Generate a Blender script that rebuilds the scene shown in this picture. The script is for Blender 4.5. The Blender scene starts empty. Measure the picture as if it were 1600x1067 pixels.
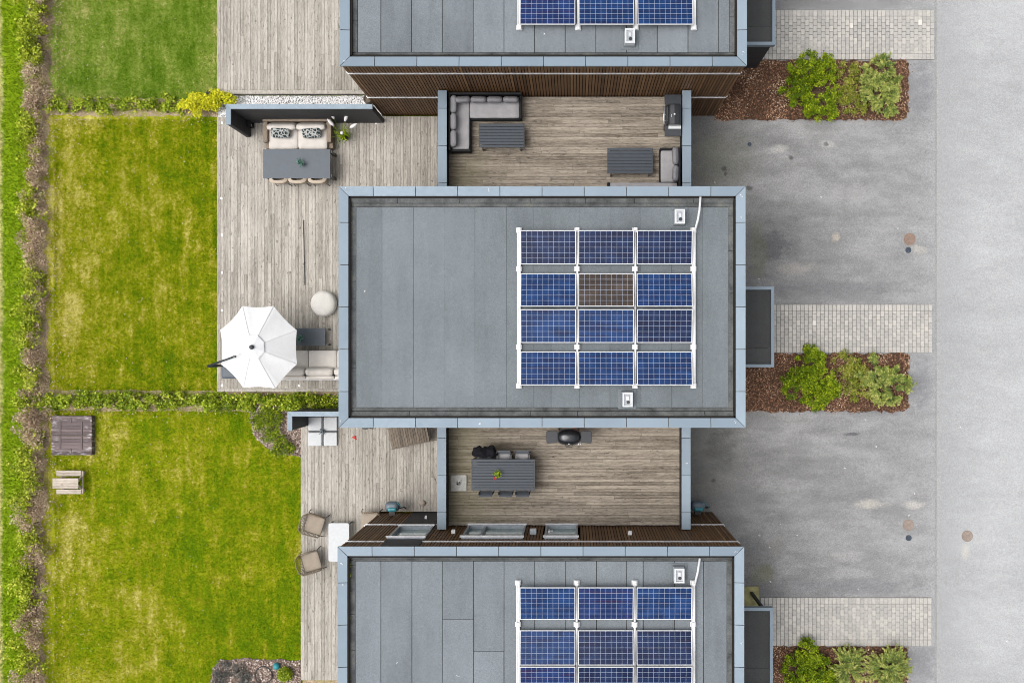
import bpy, math, random
import numpy as np
from mathutils import Matrix, Vector, Euler, noise as mnoise

random.seed(7); rng = np.random.default_rng(7)
sc = bpy.context.scene
COL = sc.collection
PI = math.pi
H = 35.5; F = 1571.0; NX, NY = 895.0, 545.0       # camera height, focal length in px, nadir point

def S(z): return F/(H-z)
def W(px, py, z=0.0):
    s = S(z); return ((px-NX)/s, (NY-py)/s)
def R(px0, px1, py0, py1, z=0.0):                  # rectangle -> x0,x1,y0,y1
    a = W(px0, py1, z); b = W(px1, py0, z); return a[0], b[0], a[1], b[1]

# ---------------------------------------------------------------- objects
def tag(o, label=None, cat=None, group=None, kind=None):
    if label: o['label'] = label
    if cat: o['category'] = cat
    if group: o['group'] = group
    if kind: o['kind'] = kind
    return o
def thing(name, label, cat, loc=(0,0,0), rz=0, group=None):
    o = bpy.data.objects.new(name, None); COL.objects.link(o)
    o.empty_display_size = .2
    o.location = loc; o.rotation_euler = (0,0,rz)
    return tag(o, label, cat, group)
def copy_tree(o, parent=None):
    c = o.copy(); COL.objects.link(c)
    if parent: c.parent = parent
    for ch in o.children: copy_tree(ch, c)
    return c

class MB:
    def __init__(s): s.v=[]; s.f=[]; s.t=[]; s.M=Matrix()
    def add(s, vs, fs, tone=.5):
        b=len(s.v)
        s.v += [tuple(s.M @ Vector(p)) for p in vs]
        for f in fs: s.f.append([b+i for i in f]); s.t.append(tone)
    def at(s, x=0,y=0,z=0, rx=0,ry=0,rz=0):
        s.M = Matrix.Translation((x,y,z)) @ Euler((rx,ry,rz)).to_matrix().to_4x4(); return s
    def box(s, x0,x1,y0,y1,z0,z1, tone=.5):
        s.add([(x0,y0,z0),(x1,y0,z0),(x1,y1,z0),(x0,y1,z0),(x0,y0,z1),(x1,y0,z1),(x1,y1,z1),(x0,y1,z1)],
              [(0,3,2,1),(4,5,6,7),(0,1,5,4),(1,2,6,5),(2,3,7,6),(3,0,4,7)], tone); return s
    def hexa(s, bot, top, tone=.5):                # matching n-gons
        n=len(bot)
        s.add(list(bot)+list(top), [tuple(reversed(range(n))), tuple(range(n,2*n))]+[(i,(i+1)%n,n+(i+1)%n,n+i) for i in range(n)], tone); return s
    def prism(s, poly, z0, z1, tone=.5):
        return s.hexa([(x,y,z0) for x,y in poly],[(x,y,z1) for x,y in poly],tone)
    def tube(s, pts, r, n=8, tone=.5):
        pts=[Vector(p) for p in pts]; rs = r if isinstance(r,(list,tuple)) else [r]*len(pts)
        vs=[]; fs=[]
        for i,p in enumerate(pts):
            d=(pts[min(i+1,len(pts)-1)]-pts[max(i-1,0)])
            d = d.normalized() if d.length>1e-9 else Vector((0,0,1))
            a=d.cross(Vector((0,0,1)));
            if a.length<1e-3: a=d.cross(Vector((1,0,0)))
            a.normalize(); b=d.cross(a)
            for k in range(n):
                t=2*PI*k/n; vs.append(tuple(p+(a*math.cos(t)+b*math.sin(t))*rs[i]))
        for i in range(len(pts)-1):
            for k in range(n):
                k2=(k+1)%n; fs.append((i*n+k,i*n+k2,(i+1)*n+k2,(i+1)*n+k))
        fs.append(tuple(reversed(range(n)))); fs.append(tuple((len(pts)-1)*n+k for k in range(n)))
        s.add(vs,fs,tone); return s
    def lathe(s, prof, n=24, tone=.5):             # list of (r,z)
        vs=[];fs=[]
        for r,z in prof:
            for k in range(n):
                t=2*PI*k/n; vs.append((r*math.cos(t),r*math.sin(t),z))
        for i in range(len(prof)-1):
            for k in range(n):
                k2=(k+1)%n; fs.append((i*n+k,i*n+k2,(i+1)*n+k2,(i+1)*n+k))
        fs.append(tuple(reversed(range(n)))); fs.append(tuple((len(prof)-1)*n+k for k in range(n)))
        s.add(vs,fs,tone); return s
    def rbox(s, c, l, r=.05, puff=0., n=7, tone=.5, wob=0.):   # soft rounded cushion box
        hx,hy,hz=l[0]/2,l[1]/2,l[2]/2; r=min(r,hx,hy,hz)
        idx={};vs=[];fs=[]; g=[-1+2*i/n for i in range(n+1)]; ph=random.random()*9
        def vert(a,b,cc):
            k=(round(a,4),round(b,4),round(cc,4))
            if k in idx: return idx[k]
            q=Vector((a*hx,b*hy,cc*hz)); inn=Vector((max(-hx+r,min(hx-r,q.x)),max(-hy+r,min(hy-r,q.y)),max(-hz+r,min(hz-r,q.z))))
            d=q-inn; p = inn+d.normalized()*r if d.length>1e-6 else q
            e=max(abs(a),abs(b)); z=p.z*(1+puff*(1-e**2)-puff*.6*(abs(a)*abs(b))**2)
            if wob: z+=wob*mnoise.noise(Vector((p.x*5+ph,p.y*5,ph)))
            idx[k]=len(vs); vs.append((c[0]+p.x,c[1]+p.y,c[2]+z)); return idx[k]
        for i in range(n):
            for j in range(n):
                a0,a1,b0,b1=g[i],g[i+1],g[j],g[j+1]
                fs.append((vert(a0,b0,1),vert(a1,b0,1),vert(a1,b1,1),vert(a0,b1,1)))
                fs.append((vert(a0,b0,-1),vert(a0,b1,-1),vert(a1,b1,-1),vert(a1,b0,-1)))
                fs.append((vert(a0,-1,b0),vert(a1,-1,b0),vert(a1,-1,b1),vert(a0,-1,b1)))
                fs.append((vert(a0,1,b0),vert(a0,1,b1),vert(a1,1,b1),vert(a1,1,b0)))
                fs.append((vert(-1,a0,b0),vert(-1,a0,b1),vert(-1,a1,b1),vert(-1,a1,b0)))
                fs.append((vert(1,a0,b0),vert(1,a1,b0),vert(1,a1,b1),vert(1,a0,b1)))
        s.add(vs,fs,tone); return s
    def ell(s, c, r, n=14, m=8, tone=.5):
        prof=[(max(1e-3,math.sin(PI*i/m)),-math.cos(PI*i/m)) for i in range(m+1)]
        M0=s.M; s.M=M0@Matrix.Translation(c)@Matrix.Diagonal((r[0],r[1],r[2],1)); s.lathe(prof,n,tone); s.M=M0; return s
    def build(s, name, mat, parent=None, smooth=False, bevel=0, world=True, label=None):
        me=bpy.data.meshes.new(name)
        v=s.v
        if parent is not None and world:
            ox,oy,oz = wloc(parent)
            v=[(a-ox,b-oy,c-oz) for a,b,c in v]
        me.from_pydata(v,[],s.f); me.update()
        at=me.attributes.new('tone','FLOAT','FACE'); at.data.foreach_set('value',np.array(s.t,dtype=np.float32))
        if smooth: me.polygons.foreach_set('use_smooth',[True]*len(me.polygons))
        me.materials.append(mat)
        return link(name, me, parent, bevel, label)
def wloc(o):
    x=y=z=0.
    while o is not None: x+=o.location.x; y+=o.location.y; z+=o.location.z; o=o.parent
    return x,y,z
def link(name, me, parent=None, bevel=0, label=None):
    o=bpy.data.objects.new(name,me); COL.objects.link(o)
    if parent is not None: o.parent=parent
    if bevel:
        m=o.modifiers.new('bevel','BEVEL'); m.width=bevel; m.segments=2; m.limit_method='ANGLE'
    if label: o['label']=label
    return o
def raw(name, verts, k, tones, mat, parent=None):          # many k-gons from one array
    verts=np.asarray(verts,dtype=np.float32).reshape(-1,3); n=len(verts)//k
    if parent is not None: verts=verts-np.array(wloc(parent),dtype=np.float32)
    me=bpy.data.meshes.new(name); me.vertices.add(len(verts)); me.vertices.foreach_set('co',verts.ravel())
    me.loops.add(n*k); me.loops.foreach_set('vertex_index',np.arange(n*k,dtype=np.int32))
    me.polygons.add(n); me.polygons.foreach_set('loop_start',np.arange(n,dtype=np.int32)*k)
    me.update(calc_edges=True)
    at=me.attributes.new('tone','FLOAT','FACE'); at.data.foreach_set('value',np.asarray(tones,dtype=np.float32))
    me.materials.append(mat)
    return link(name, me, parent)

# ---------------------------------------------------------------- materials
class NT:
    def __init__(s, name):
        s.m=bpy.data.materials.new(name); s.m.use_nodes=True; s.t=s.m.node_tree
        s.p=s.t.nodes['Principled BSDF']
    def n(s, ty, **kw):
        nd=s.t.nodes.new(ty)
        for k,v in kw.items(): setattr(nd,k,v)
        return nd
    def set(s, sock, v):
        if hasattr(v,'is_output') or isinstance(v,bpy.types.NodeSocket): s.t.links.new(v,sock)
        elif isinstance(v,tuple) and len(v)==3 and sock.type=='RGBA': sock.default_value=(*v,1)
        else: sock.default_value=v
    def pos(s): return s.n('ShaderNodeNewGeometry').outputs['Position']
    def obj(s): return s.n('ShaderNodeTexCoord').outputs['Object']
    def uv(s): return s.n('ShaderNodeTexCoord').outputs['UV']
    def vscale(s, v, sc_, loc=(0,0,0)):
        m=s.n('ShaderNodeMapping'); s.set(m.inputs['Vector'],v); m.inputs['Scale'].default_value=sc_; m.inputs['Location'].default_value=loc; return m.outputs[0]
    def noise(s, v, scale=1., detail=4., rough=.55, stretch=None, loc=(0,0,0)):
        if stretch: v=s.vscale(v,stretch,loc)
        nd=s.n('ShaderNodeTexNoise'); s.set(nd.inputs['Vector'],v); nd.inputs['Scale'].default_value=scale
        nd.inputs['Detail'].default_value=detail; nd.inputs['Roughness'].default_value=rough; return nd.outputs['Fac']
    def voro(s, v, scale=1., feature='F1', out='Distance'):
        nd=s.n('ShaderNodeTexVoronoi'); nd.feature=feature; s.set(nd.inputs['Vector'],v); nd.inputs['Scale'].default_value=scale; return nd.outputs[out]
    def ramp(s, f, stops, interp='LINEAR'):
        nd=s.n('ShaderNodeValToRGB'); s.set(nd.inputs[0],f); cr=nd.color_ramp; cr.interpolation=interp
        while len(cr.elements)<len(stops): cr.elements.new(.5)
        for e,(p,c) in zip(cr.elements,stops):
            e.position=p; e.color=(*c,1) if isinstance(c,tuple) else (c,c,c,1)
        return nd.outputs[0]
    def mix(s, f, a, b, mode='MIX'):
        nd=s.n('ShaderNodeMix',data_type='RGBA',blend_type=mode); s.set(nd.inputs[0],f); s.set(nd.inputs[6],a); s.set(nd.inputs[7],b); return nd.outputs[2]
    def math(s, op, a, b=0., clamp=False):
        nd=s.n('ShaderNodeMath',operation=op); nd.use_clamp=clamp; s.set(nd.inputs[0],a)
        s.set(nd.inputs[1],b); return nd.outputs[0]
    def mr(s, v, a, b, c=0., d=1., smooth=True):
        nd=s.n('ShaderNodeMapRange'); nd.interpolation_type='SMOOTHSTEP' if smooth else 'LINEAR'
        s.set(nd.inputs[0],v)
        for i,x in enumerate((a,b,c,d)): nd.inputs[1+i].default_value=x
        return nd.outputs[0]
    def tone(s): return s.n('ShaderNodeAttribute',attribute_name='tone').outputs['Fac']
    def xyz(s, v):
        nd=s.n('ShaderNodeSeparateXYZ'); s.set(nd.inputs[0],v); return nd.outputs
    def rnd(s): return s.n('ShaderNodeObjectInfo').outputs['Random']
    def bump(s, h, strength=.3, dist=.01):
        nd=s.n('ShaderNodeBump'); s.set(nd.inputs['Height'],h); nd.inputs['Strength'].default_value=strength; nd.inputs['Distance'].default_value=dist
        s.t.links.new(nd.outputs[0],s.p.inputs['Normal'])
    def blob(s, v, px, py, rx, ry, nz=None, amp=.5):      # soft irregular stain at a place on the ground
        x,y=W(px,py); o=s.xyz(v)
        a=s.math('DIVIDE',s.math('SUBTRACT',o[0],x),rx/44.25); b=s.math('DIVIDE',s.math('SUBTRACT',o[1],y),ry/44.25)
        d=s.math('ADD',s.math('MULTIPLY',a,a),s.math('MULTIPLY',b,b))
        if nz is not None: d=s.math('ADD',d,s.math('MULTIPLY',s.math('SUBTRACT',nz,.5),amp*7))
        return s.mr(d,-.2,1.5,1.,0.)
    def out(s, col, rough=.8, spec=.3, metal=0.):
        s.set(s.p.inputs['Base Color'],col); s.set(s.p.inputs['Roughness'],rough); s.p.inputs['Specular IOR Level'].default_value=spec; s.p.inputs['Metallic'].default_value=metal
        return s.m

def simple(name, col, rough=.6, spec=.4, metal=0., var=.12, scale=9., bump=0.):
    t=NT(name); o=t.obj(); nz=t.noise(o,scale,5.)
    c=t.mix(t.mr(nz,.3,.7), tuple(x*(1-var) for x in col), tuple(min(1,x*(1+var)) for x in col))
    if bump: t.bump(t.noise(o,scale*12,2.),bump,.004)
    return t.out(c,t.mr(nz,.2,.8,rough*.9,min(1,rough*1.1)),spec,metal)

def m_lawn():
    t=NT('grass_lawn'); p=t.pos(); x=t.xyz(p)
    big=t.noise(p,.35,5.,.6); mid=t.noise(p,1.5,4.,.65,stretch=(1.15,.8,1)); fine=t.noise(p,9.,3.,.7); blade=t.noise(p,30.,2.,.7,stretch=(1.4,.8,1))
    f=t.math('ADD',t.math('MULTIPLY',big,.45),t.math('ADD',t.math('MULTIPLY',mid,.58),t.math('MULTIPLY',fine,.52)))
    f=t.math('SUBTRACT',f,.055)
    streak=t.noise(p,1.,2.,.6,stretch=(4.2,.35,1))
    f=t.math('ADD',f,t.math('MULTIPLY',t.math('SUBTRACT',streak,.5),.30))
    f=t.math('ADD',f,t.math('MULTIPLY',t.math('SUBTRACT',blade,.5),.42))
    # drier towards the border hedge in the middle garden, greener near the decks
    dry=t.mr(x[0],-19.,-12.4,.06,-.06,False); f=t.math('ADD',f,dry)
    col=t.ramp(f,[(.54,(.100,.180,.001)),(.65,(.178,.236,.002)),(.75,(.280,.296,.006)),(.83,(.41,.38,.056)),(.94,(.57,.51,.17))])
    lf=t.math('ADD',f,t.math('MULTIPLY',t.mr(x[0],-13.1,-12.6),.10))
    lush=t.ramp(lf,[(.54,(.090,.185,.006)),(.68,(.170,.270,.022)),(.80,(.260,.340,.055)),(.92,(.48,.45,.17))])
    edge=t.math('ADD',x[1],t.math('MULTIPLY',t.math('SUBTRACT',mid,.5),.5))
    c=t.mix(t.mr(edge,8.5,8.8),col,lush)
    # low garden is a touch greener
    low=t.ramp(f,[(.54,(.100,.180,.001)),(.66,(.172,.234,.002)),(.76,(.262,.280,.006)),(.85,(.38,.355,.055)),(.95,(.57,.51,.18))])
    c=t.mix(t.mr(edge,-1.8,-2.2),c,low)
    # unmown strip beyond the border hedge, straw at its far side
    xe=t.math('ADD',x[0],t.math('MULTIPLY',t.math('SUBTRACT',mid,.5),.5))
    strip=t.ramp(fine,[(.3,(.13,.24,.003)),(.7,(.31,.42,.014))])
    c=t.mix(t.mr(xe,-19.15,-19.45),c,strip)
    far=c
    c=t.mix(t.mr(xe,-20.05,-20.25),c,t.ramp(fine,[(.3,(.42,.42,.10)),(.7,(.72,.66,.36))]))
    c=t.mix(t.mr(xe,-21.6,-22.6),c,t.mix(.5,far,(.07,.12,.004)))
    t.bump(t.noise(p,60.,2.),.5,.02)
    return t.out(c,.9,.1)
def m_asphalt(name, base, road=False):
    t=NT(name); p=t.pos(); x=t.xyz(p)
    big=t.noise(p,.33,5.,.6,stretch=(.5,1.2,1)); mid=t.noise(p,1.3,5.,.65,stretch=(.55,1.4,1)); grit=t.noise(p,28.,3.,.75); sp=t.noise(p,75.,2.,.8)
    b=base
    f=t.math('ADD',t.math('MULTIPLY',big,.6),t.math('MULTIPLY',mid,.4))
    if road:
        c=t.ramp(f,[(.36,tuple(v*.85 for v in b)),(.52,b),(.66,tuple(v*1.09 for v in b))])
        ex=t.math('ADD',x[0],t.math('MULTIPLY',t.math('SUBTRACT',mid,.5),.9))
        c=t.mix(t.math('MULTIPLY',t.mr(ex,12.88,13.02,1.,.0),t.mr(mid,.38,.6)),c,(.44,.42,.385))
        c=t.mix(t.math('MULTIPLY',t.mr(ex,12.8,14.8,1.,0.),.8),c,tuple(v*.80 for v in b))
        c=t.mix(t.math('MULTIPLY',t.blob(p,1508,860,7,14,mid,.3),.45),c,(.50,.47,.40))
    else:
        c=t.ramp(f,[(.34,tuple(v*.62 for v in b)),(.5,b),(.64,tuple(v*1.5 for v in b))])
        # dry pale wear towards the road, damp algae by the garage fronts
        c=t.mix(t.math('MULTIPLY',t.mr(x[0],7.,12.8,0.,1.,False),.72),c,t.mix(t.mr(mid,.32,.68),(.235,.239,.242),(.305,.309,.311)))
        c=t.mix(t.math('MULTIPLY',t.mr(x[0],12.1,12.84),t.mr(mid,.3,.62,.35,.9)),c,(.285,.289,.292))
        c=t.mix(t.math('MULTIPLY',t.mr(x[0],12.74,12.84,0.,.4),t.mr(mid,.35,.6)),c,(.13,.13,.13))
        moss=t.math('MULTIPLY',t.mr(x[0],4.2,7.2,1.,0.),t.mr(mid,.32,.6,.25,1.))
        c=t.mix(t.math('MULTIPLY',moss,.45),c,(.135,.130,.105))
        blob_nz=t.noise(p,2.6,5.,.7,stretch=(.8,1.2,1))
        for (px,py,rx,ry,col,k) in [(1205,385,30,26,(.075,.075,.085),.8),(1236,388,20,20,(.09,.09,.095),.5),(1245,420,34,10,(.30,.285,.255),.55),(1185,395,16,45,(.14,.145,.08),.5),
                     (1125,700,26,34,(.085,.087,.082),.75),(1305,371,7,7,(.42,.37,.30),.8),(1435,390,14,7,(.40,.38,.34),.7),(1130,250,55,40,(.13,.135,.095),.5),
                     (1218,232,14,7,(.42,.41,.38),.7),(1290,226,12,6,(.45,.44,.42),.7),(1295,300,80,16,(.31,.31,.31),.45),(1185,860,46,34,(.115,.115,.115),.6),(1210,850,15,18,(.24,.23,.21),.6),
                     (1360,787,26,8,(.44,.42,.37),.75),(1428,788,20,7,(.46,.44,.40),.7),(1325,870,30,10,(.36,.36,.35),.5),(1190,895,20,20,(.15,.15,.09),.7),(1350,640,110,10,(.13,.135,.145),.5),
                     (1300,450,130,12,(.125,.127,.135),.55),(1320,915,120,14,(.125,.128,.14),.55),(1440,140,22,45,(.15,.155,.17),.6),(1440,600,20,45,(.15,.155,.17),.6),(1440,1040,20,40,(.15,.155,.17),.6),(1132,264,5,5,(.04,.04,.04),1.),(1134,272,3.5,3.5,(.04,.04,.04),1.),(1172,294,6,4,(.06,.06,.06),1.),(1236,247,4,4,(.05,.05,.05),1.),(1290,226,5,4,(.06,.06,.06),1.),(1115,751,4,4,(.05,.05,.05),1.),(1330,678,16,2.5,(.08,.08,.085),1.)]:
            c=t.mix(t.math('MULTIPLY',t.blob(p,px,py,rx,ry,blob_nz,.6),k*.8),c,col)
    c=t.mix(.5 if road else .65,c,t.ramp(grit,[(.30,.5),(.5,1.),(.70,1.5)]),'MULTIPLY')
    c=t.mix(t.mr(sp,.64,.74),c,tuple(min(.6,v*1.5) for v in b))
    c=t.mix(t.mr(sp,.36,.28),c,tuple(v*.5 for v in b))
    t.bump(sp,.5,.006)
    return t.out(c,.9,.15)
def m_planks(name, c0, c1, along_y=True, dark=(.05,.043,.035), moss=None):
    t=NT(name); p=t.pos(); tn=t.tone()
    off=t.n('ShaderNodeVectorMath',operation='ADD'); t.set(off.inputs[0],p)
    cmb=t.n('ShaderNodeCombineXYZ'); k=t.math('MULTIPLY',tn,37.)
    t.set(cmb.inputs[1 if along_y else 0],k); t.t.links.new(cmb.outputs[0],off.inputs[1]); v=off.outputs[0]
    st=(14.,.9,1) if along_y else (.9,14.,1); st2=(26.,3.,1) if along_y else (3.,26.,1); st3=(5.,2.3,1) if along_y else (2.3,5.,1)
    g=t.noise(v,1.5,5.,.65,stretch=st); g2=t.noise(v,2.2,3.,.7,stretch=st2); kn=t.noise(v,2.4,2.,.5,stretch=st3); big=t.noise(p,.45,4.,.6)
    f=t.math('ADD',t.math('MULTIPLY',tn,.20),t.math('ADD',t.math('MULTIPLY',g,.66),t.math('MULTIPLY',big,.32)))
    f=t.math('ADD',f,t.math('MULTIPLY',t.math('SUBTRACT',g2,.5),.70))
    mid=tuple((a+b)/2 for a,b in zip(c0,c1))
    c=t.ramp(f,[(.36,c0),(.58,mid),(.80,c1)])
    c=t.mix(t.math('MULTIPLY',t.mr(kn,.66,.73),.55),c,dark)
    c=t.mix(t.math('MULTIPLY',t.mr(g2,.40,.27),.65),c,dark)
    if moss:
        x=t.xyz(p); mk=t.math('MULTIPLY',t.mr(x[0],-4.,-1.2,1.,0.),t.mr(big,.35,.6))
        c=t.mix(t.math('MULTIPLY',mk,.6),c,moss)
    t.bump(g2,.35,.004)
    return t.out(c,.85,.2)
def m_leaf(name, stops, trans=.14, rough=.6):
    t=NT(name); c=t.ramp(t.tone(),stops); t.out(c,rough,.25)
    tr=t.n('ShaderNodeBsdfTranslucent'); t.set(tr.inputs[0],c); ms=t.n('ShaderNodeMixShader'); ms.inputs[0].default_value=trans
    t.t.links.new(t.p.outputs[0],ms.inputs[1]); t.t.links.new(tr.outputs[0],ms.inputs[2])
    t.t.links.new(ms.outputs[0],t.t.nodes['Material Output'].inputs[0]); return t.m
def m_roof(name, b):
    t=NT(name); p=t.pos(); tn=t.tone()
    g=t.noise(p,42.,3.,.8); g2=t.noise(p,14.,3.,.7); big=t.noise(p,.5,5.,.6); st=t.noise(p,1.2,4.,.6,stretch=(2.5,.35,1))
    c=t.ramp(t.math('ADD',t.math('MULTIPLY',big,.5),t.math('ADD',t.math('MULTIPLY',st,.35),t.math('MULTIPLY',tn,.22))),
             [(.30,tuple(v*.74 for v in b)),(.52,b),(.75,tuple(v*1.2 for v in b))])
    c=t.mix(.6,c,t.ramp(g,[(.30,.6),(.5,1.),(.70,1.45)]),'MULTIPLY'); c=t.mix(.22,c,t.ramp(g2,[(.3,.72),(.5,1.),(.7,1.25)]),'MULTIPLY')
    t.bump(g,.4,.004)
    return t.out(c,.92,.15)
def m_upstand():
    t=NT('membrane_upstand'); p=t.pos(); nz=t.noise(p,1.6,5.,.65); f=t.noise(p,22.,3.,.75)
    c=t.ramp(nz,[(.32,(.045,.047,.046)),(.52,(.095,.10,.10)),(.72,(.145,.15,.148))])
    c=t.mix(t.math('MULTIPLY',t.mr(nz,.56,.7),t.mr(f,.5,.62)),c,(.13,.125,.045))
    c=t.mix(.6,c,t.ramp(f,[(.3,.6),(.5,1.),(.7,1.35)]),'MULTIPLY')
    return t.out(c,.95,.1)
def m_cap():
    t=NT('cap_sheet_metal'); p=t.pos(); nz=t.noise(p,1.2,4.); f=t.noise(p,8.,4.,.7)
    c=t.ramp(t.math('ADD',t.math('MULTIPLY',nz,.5),t.math('ADD',t.math('MULTIPLY',f,.2),t.math('MULTIPLY',t.tone(),.3))),[(.3,(.155,.200,.242)),(.7,(.192,.245,.292))])
    return t.out(c,t.mr(f,.3,.7,.40,.55),.4,.15)
def m_clad():
    t=NT('brown_cladding'); p=t.pos(); tn=t.tone(); g=t.noise(p,3.,4.,.65,stretch=(6.,6.,.8)); dots=t.noise(p,11.,2.,.6)
    c=t.ramp(t.math('ADD',t.math('MULTIPLY',tn,.6),t.math('MULTIPLY',g,.5)),[(.25,(.066,.033,.014)),(.55,(.145,.076,.032)),(.9,(.29,.165,.078))])
    c=t.mix(t.math('MULTIPLY',t.mr(dots,.70,.76),.7),c,(.36,.27,.18))
    return t.out(c,.6,.35)
def m_dark_boards():
    t=NT('black_stained_boards'); p=t.pos(); g=t.noise(p,2.,5.,.65,stretch=(1.,1.,9.))
    c=t.ramp(g,[(.3,(.014,.015,.018)),(.6,(.032,.034,.038)),(.8,(.062,.060,.060))])
    return t.out(c,.6,.35)
def m_paver():
    t=NT('concrete_paver'); p=t.pos(); tn=t.tone(); n1=t.noise(p,14.,4.,.7); big=t.noise(p,.6,3.)
    f=t.math('ADD',t.math('MULTIPLY',tn,.75),t.math('MULTIPLY',big,.3))
    c=t.ramp(f,[(.15,(.30,.295,.28)),(.45,(.37,.36,.335)),(.75,(.45,.43,.395)),(1.,(.60,.58,.53))])
    c=t.mix(.6,c,t.ramp(n1,[(.3,.75),(.5,1.),(.7,1.2)]),'MULTIPLY')
    return t.out(c,.9,.15)
def m_cells(name, base, reflect_tint, amount):  # blue cells with reflection hues and gradient painted into their colour
    t=NT(name); uv=t.uv(); x=t.xyz(uv)
    def line(c,n,w):
        fr=t.math('FRACT',t.math('MULTIPLY',c,float(n))); d=t.math('ABSOLUTE',t.math('SUBTRACT',fr,.5)); return t.math('GREATER_THAN',d,.5-w)
    grid=t.math('MAXIMUM',line(x[0],10,.017),line(x[1],6,.020))
    bus=t.math('MULTIPLY',line(x[1],18,.05),.07)
    off=t.n('ShaderNodeVectorMath',operation='ADD'); t.set(off.inputs[0],t.obj())
    t.set(off.inputs[1],t.math('MULTIPLY',t.rnd(),50.))
    nz=t.noise(off.outputs[0],2.2,3.,.6); nb=t.noise(off.outputs[0],1.3,3.,.6,stretch=(.6,9.,1))
    cell=t.n('ShaderNodeTexWhiteNoise'); q=t.n('ShaderNodeVectorMath',operation='FLOOR'); t.set(q.inputs[0],t.vscale(uv,(10,6,1))); t.t.links.new(q.outputs[0],cell.inputs[0])
    c=t.mix(t.mr(nz,.36,.68),base,tuple(min(1,v*1.55+.004) for v in base)); c=t.mix(t.math('MULTIPLY',t.mr(nb,.45,.68),amount),c,reflect_tint)
    c=t.mix(.3,c,t.ramp(cell.outputs['Value'],[(0,.65),(1,1.35)]),'MULTIPLY')
    c=t.mix(bus,c,(.42,.47,.58)); c=t.mix(grid,c,(.37,.42,.53))
    t.out(c,.3,.12); return t.m
def m_stone(name, stops, trans=0):
    t=NT(name); return t.out(t.ramp(t.tone(),stops),.85,.25)
def m_weave(name, a, b, scale=60.):
    t=NT(name); o=t.obj(); w=t.n('ShaderNodeTexWave'); t.set(w.inputs[0],t.vscale(o,(1,1,1))); w.inputs['Scale'].default_value=scale; w.inputs['Distortion'].default_value=2.
    w2=t.n('ShaderNodeTexWave',bands_direction='Y'); t.set(w2.inputs[0],o); w2.inputs['Scale'].default_value=scale; w2.inputs['Distortion'].default_value=2.
    f=t.math('MULTIPLY',w.outputs['Fac'],w2.outputs['Fac']); c=t.mix(t.mr(f,.05,.6),a,b); c=t.mix(.5,c,t.ramp(t.noise(o,5.,4.),[(.3,.75),(.7,1.2)]),'MULTIPLY')
    t.bump(f,.5,.006); return t.out(c,.75,.25)
def m_fabric(name, col, var=.1):
    t=NT(name); o=t.obj(); a=t.noise(o,4.,4.); b=t.noise(o,120.,2.)
    c=t.mix(t.mr(a,.3,.7),tuple(v*(1-var) for v in col),tuple(min(1,v*(1+var)) for v in col)); c=t.mix(.35,c,t.ramp(b,[(.3,.75),(.7,1.2)]),'MULTIPLY')
    t.bump(t.noise(o,9.,3.),.35,.02); return t.out(c,.9,.15)
def m_pattern():
    t=NT('patterned_fabric'); o=t.obj(); v=t.noise(o,16.,2.,.5,stretch=(1,1.6,1)); w=t.voro(o,9.,'DISTANCE_TO_EDGE')
    c=t.mix(t.mr(w,.07,.12),(.40,.41,.39),(.020,.035,.040)); c=t.mix(t.mr(v,.60,.66),c,(.36,.37,.36)); return t.out(c,.9,.15)
def m_lid():
    t=NT('peeling_dark_boards'); o=t.obj(); x=t.xyz(o); p=t.noise(o,3.,5.,.7,stretch=(1,4,1))
    c=t.ramp(t.math('ADD',t.math('MULTIPLY',t.tone(),.5),t.math('MULTIPLY',p,.5)),[(.25,(.085,.068,.070)),(.75,(.165,.130,.128))])
    e=t.math('MAXIMUM',t.math('ABSOLUTE',x[0]),t.math('MULTIPLY',t.math('ABSOLUTE',x[1]),.9)); wear=t.math('MULTIPLY',t.mr(e,.38,.68),t.mr(p,.52,.62))
    c=t.mix(t.math('MULTIPLY',wear,.85),c,(.52,.50,.49)); return t.out(c,.8,.2)
def m_glass():
    t=NT('window_glass'); o=t.obj(); nz=t.noise(o,1.2,3.)
    c=t.mix(t.mr(nz,.35,.65),(.12,.225,.215),(.28,.37,.33)); return t.out(c,.12,.8)  # teal sky reflection and pale interior are put into the pane colour
def m_manhole(name, a, b):
    t=NT(name); o=t.obj(); w=t.n('ShaderNodeTexWave',wave_type='RINGS',rings_direction='Z'); t.set(w.inputs[0],o); w.inputs['Scale'].default_value=7.; nz=t.noise(o,9.,4.)
    c=t.mix(w.outputs['Fac'],a,b); c=t.mix(.5,c,t.ramp(nz,[(.3,.7),(.7,1.25)]),'MULTIPLY'); t.bump(w.outputs['Fac'],.5,.01); return t.out(c,.7,.3,.2)

def m_soil():
    t=NT('garden_soil'); p=t.pos(); a=t.noise(p,16.,4.,.7); b=t.noise(p,2.2,4.,.65)
    c=t.ramp(a,[(.3,(.20,.145,.095)),(.5,(.34,.265,.175)),(.7,(.50,.41,.29))]); c=t.mix(t.math('MULTIPLY',t.mr(b,.5,.62),.8),c,t.ramp(a,[(.3,(.12,.17,.01)),(.7,(.30,.31,.05))]))
    t.bump(a,.5,.02); return t.out(c,.95,.1)

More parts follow.
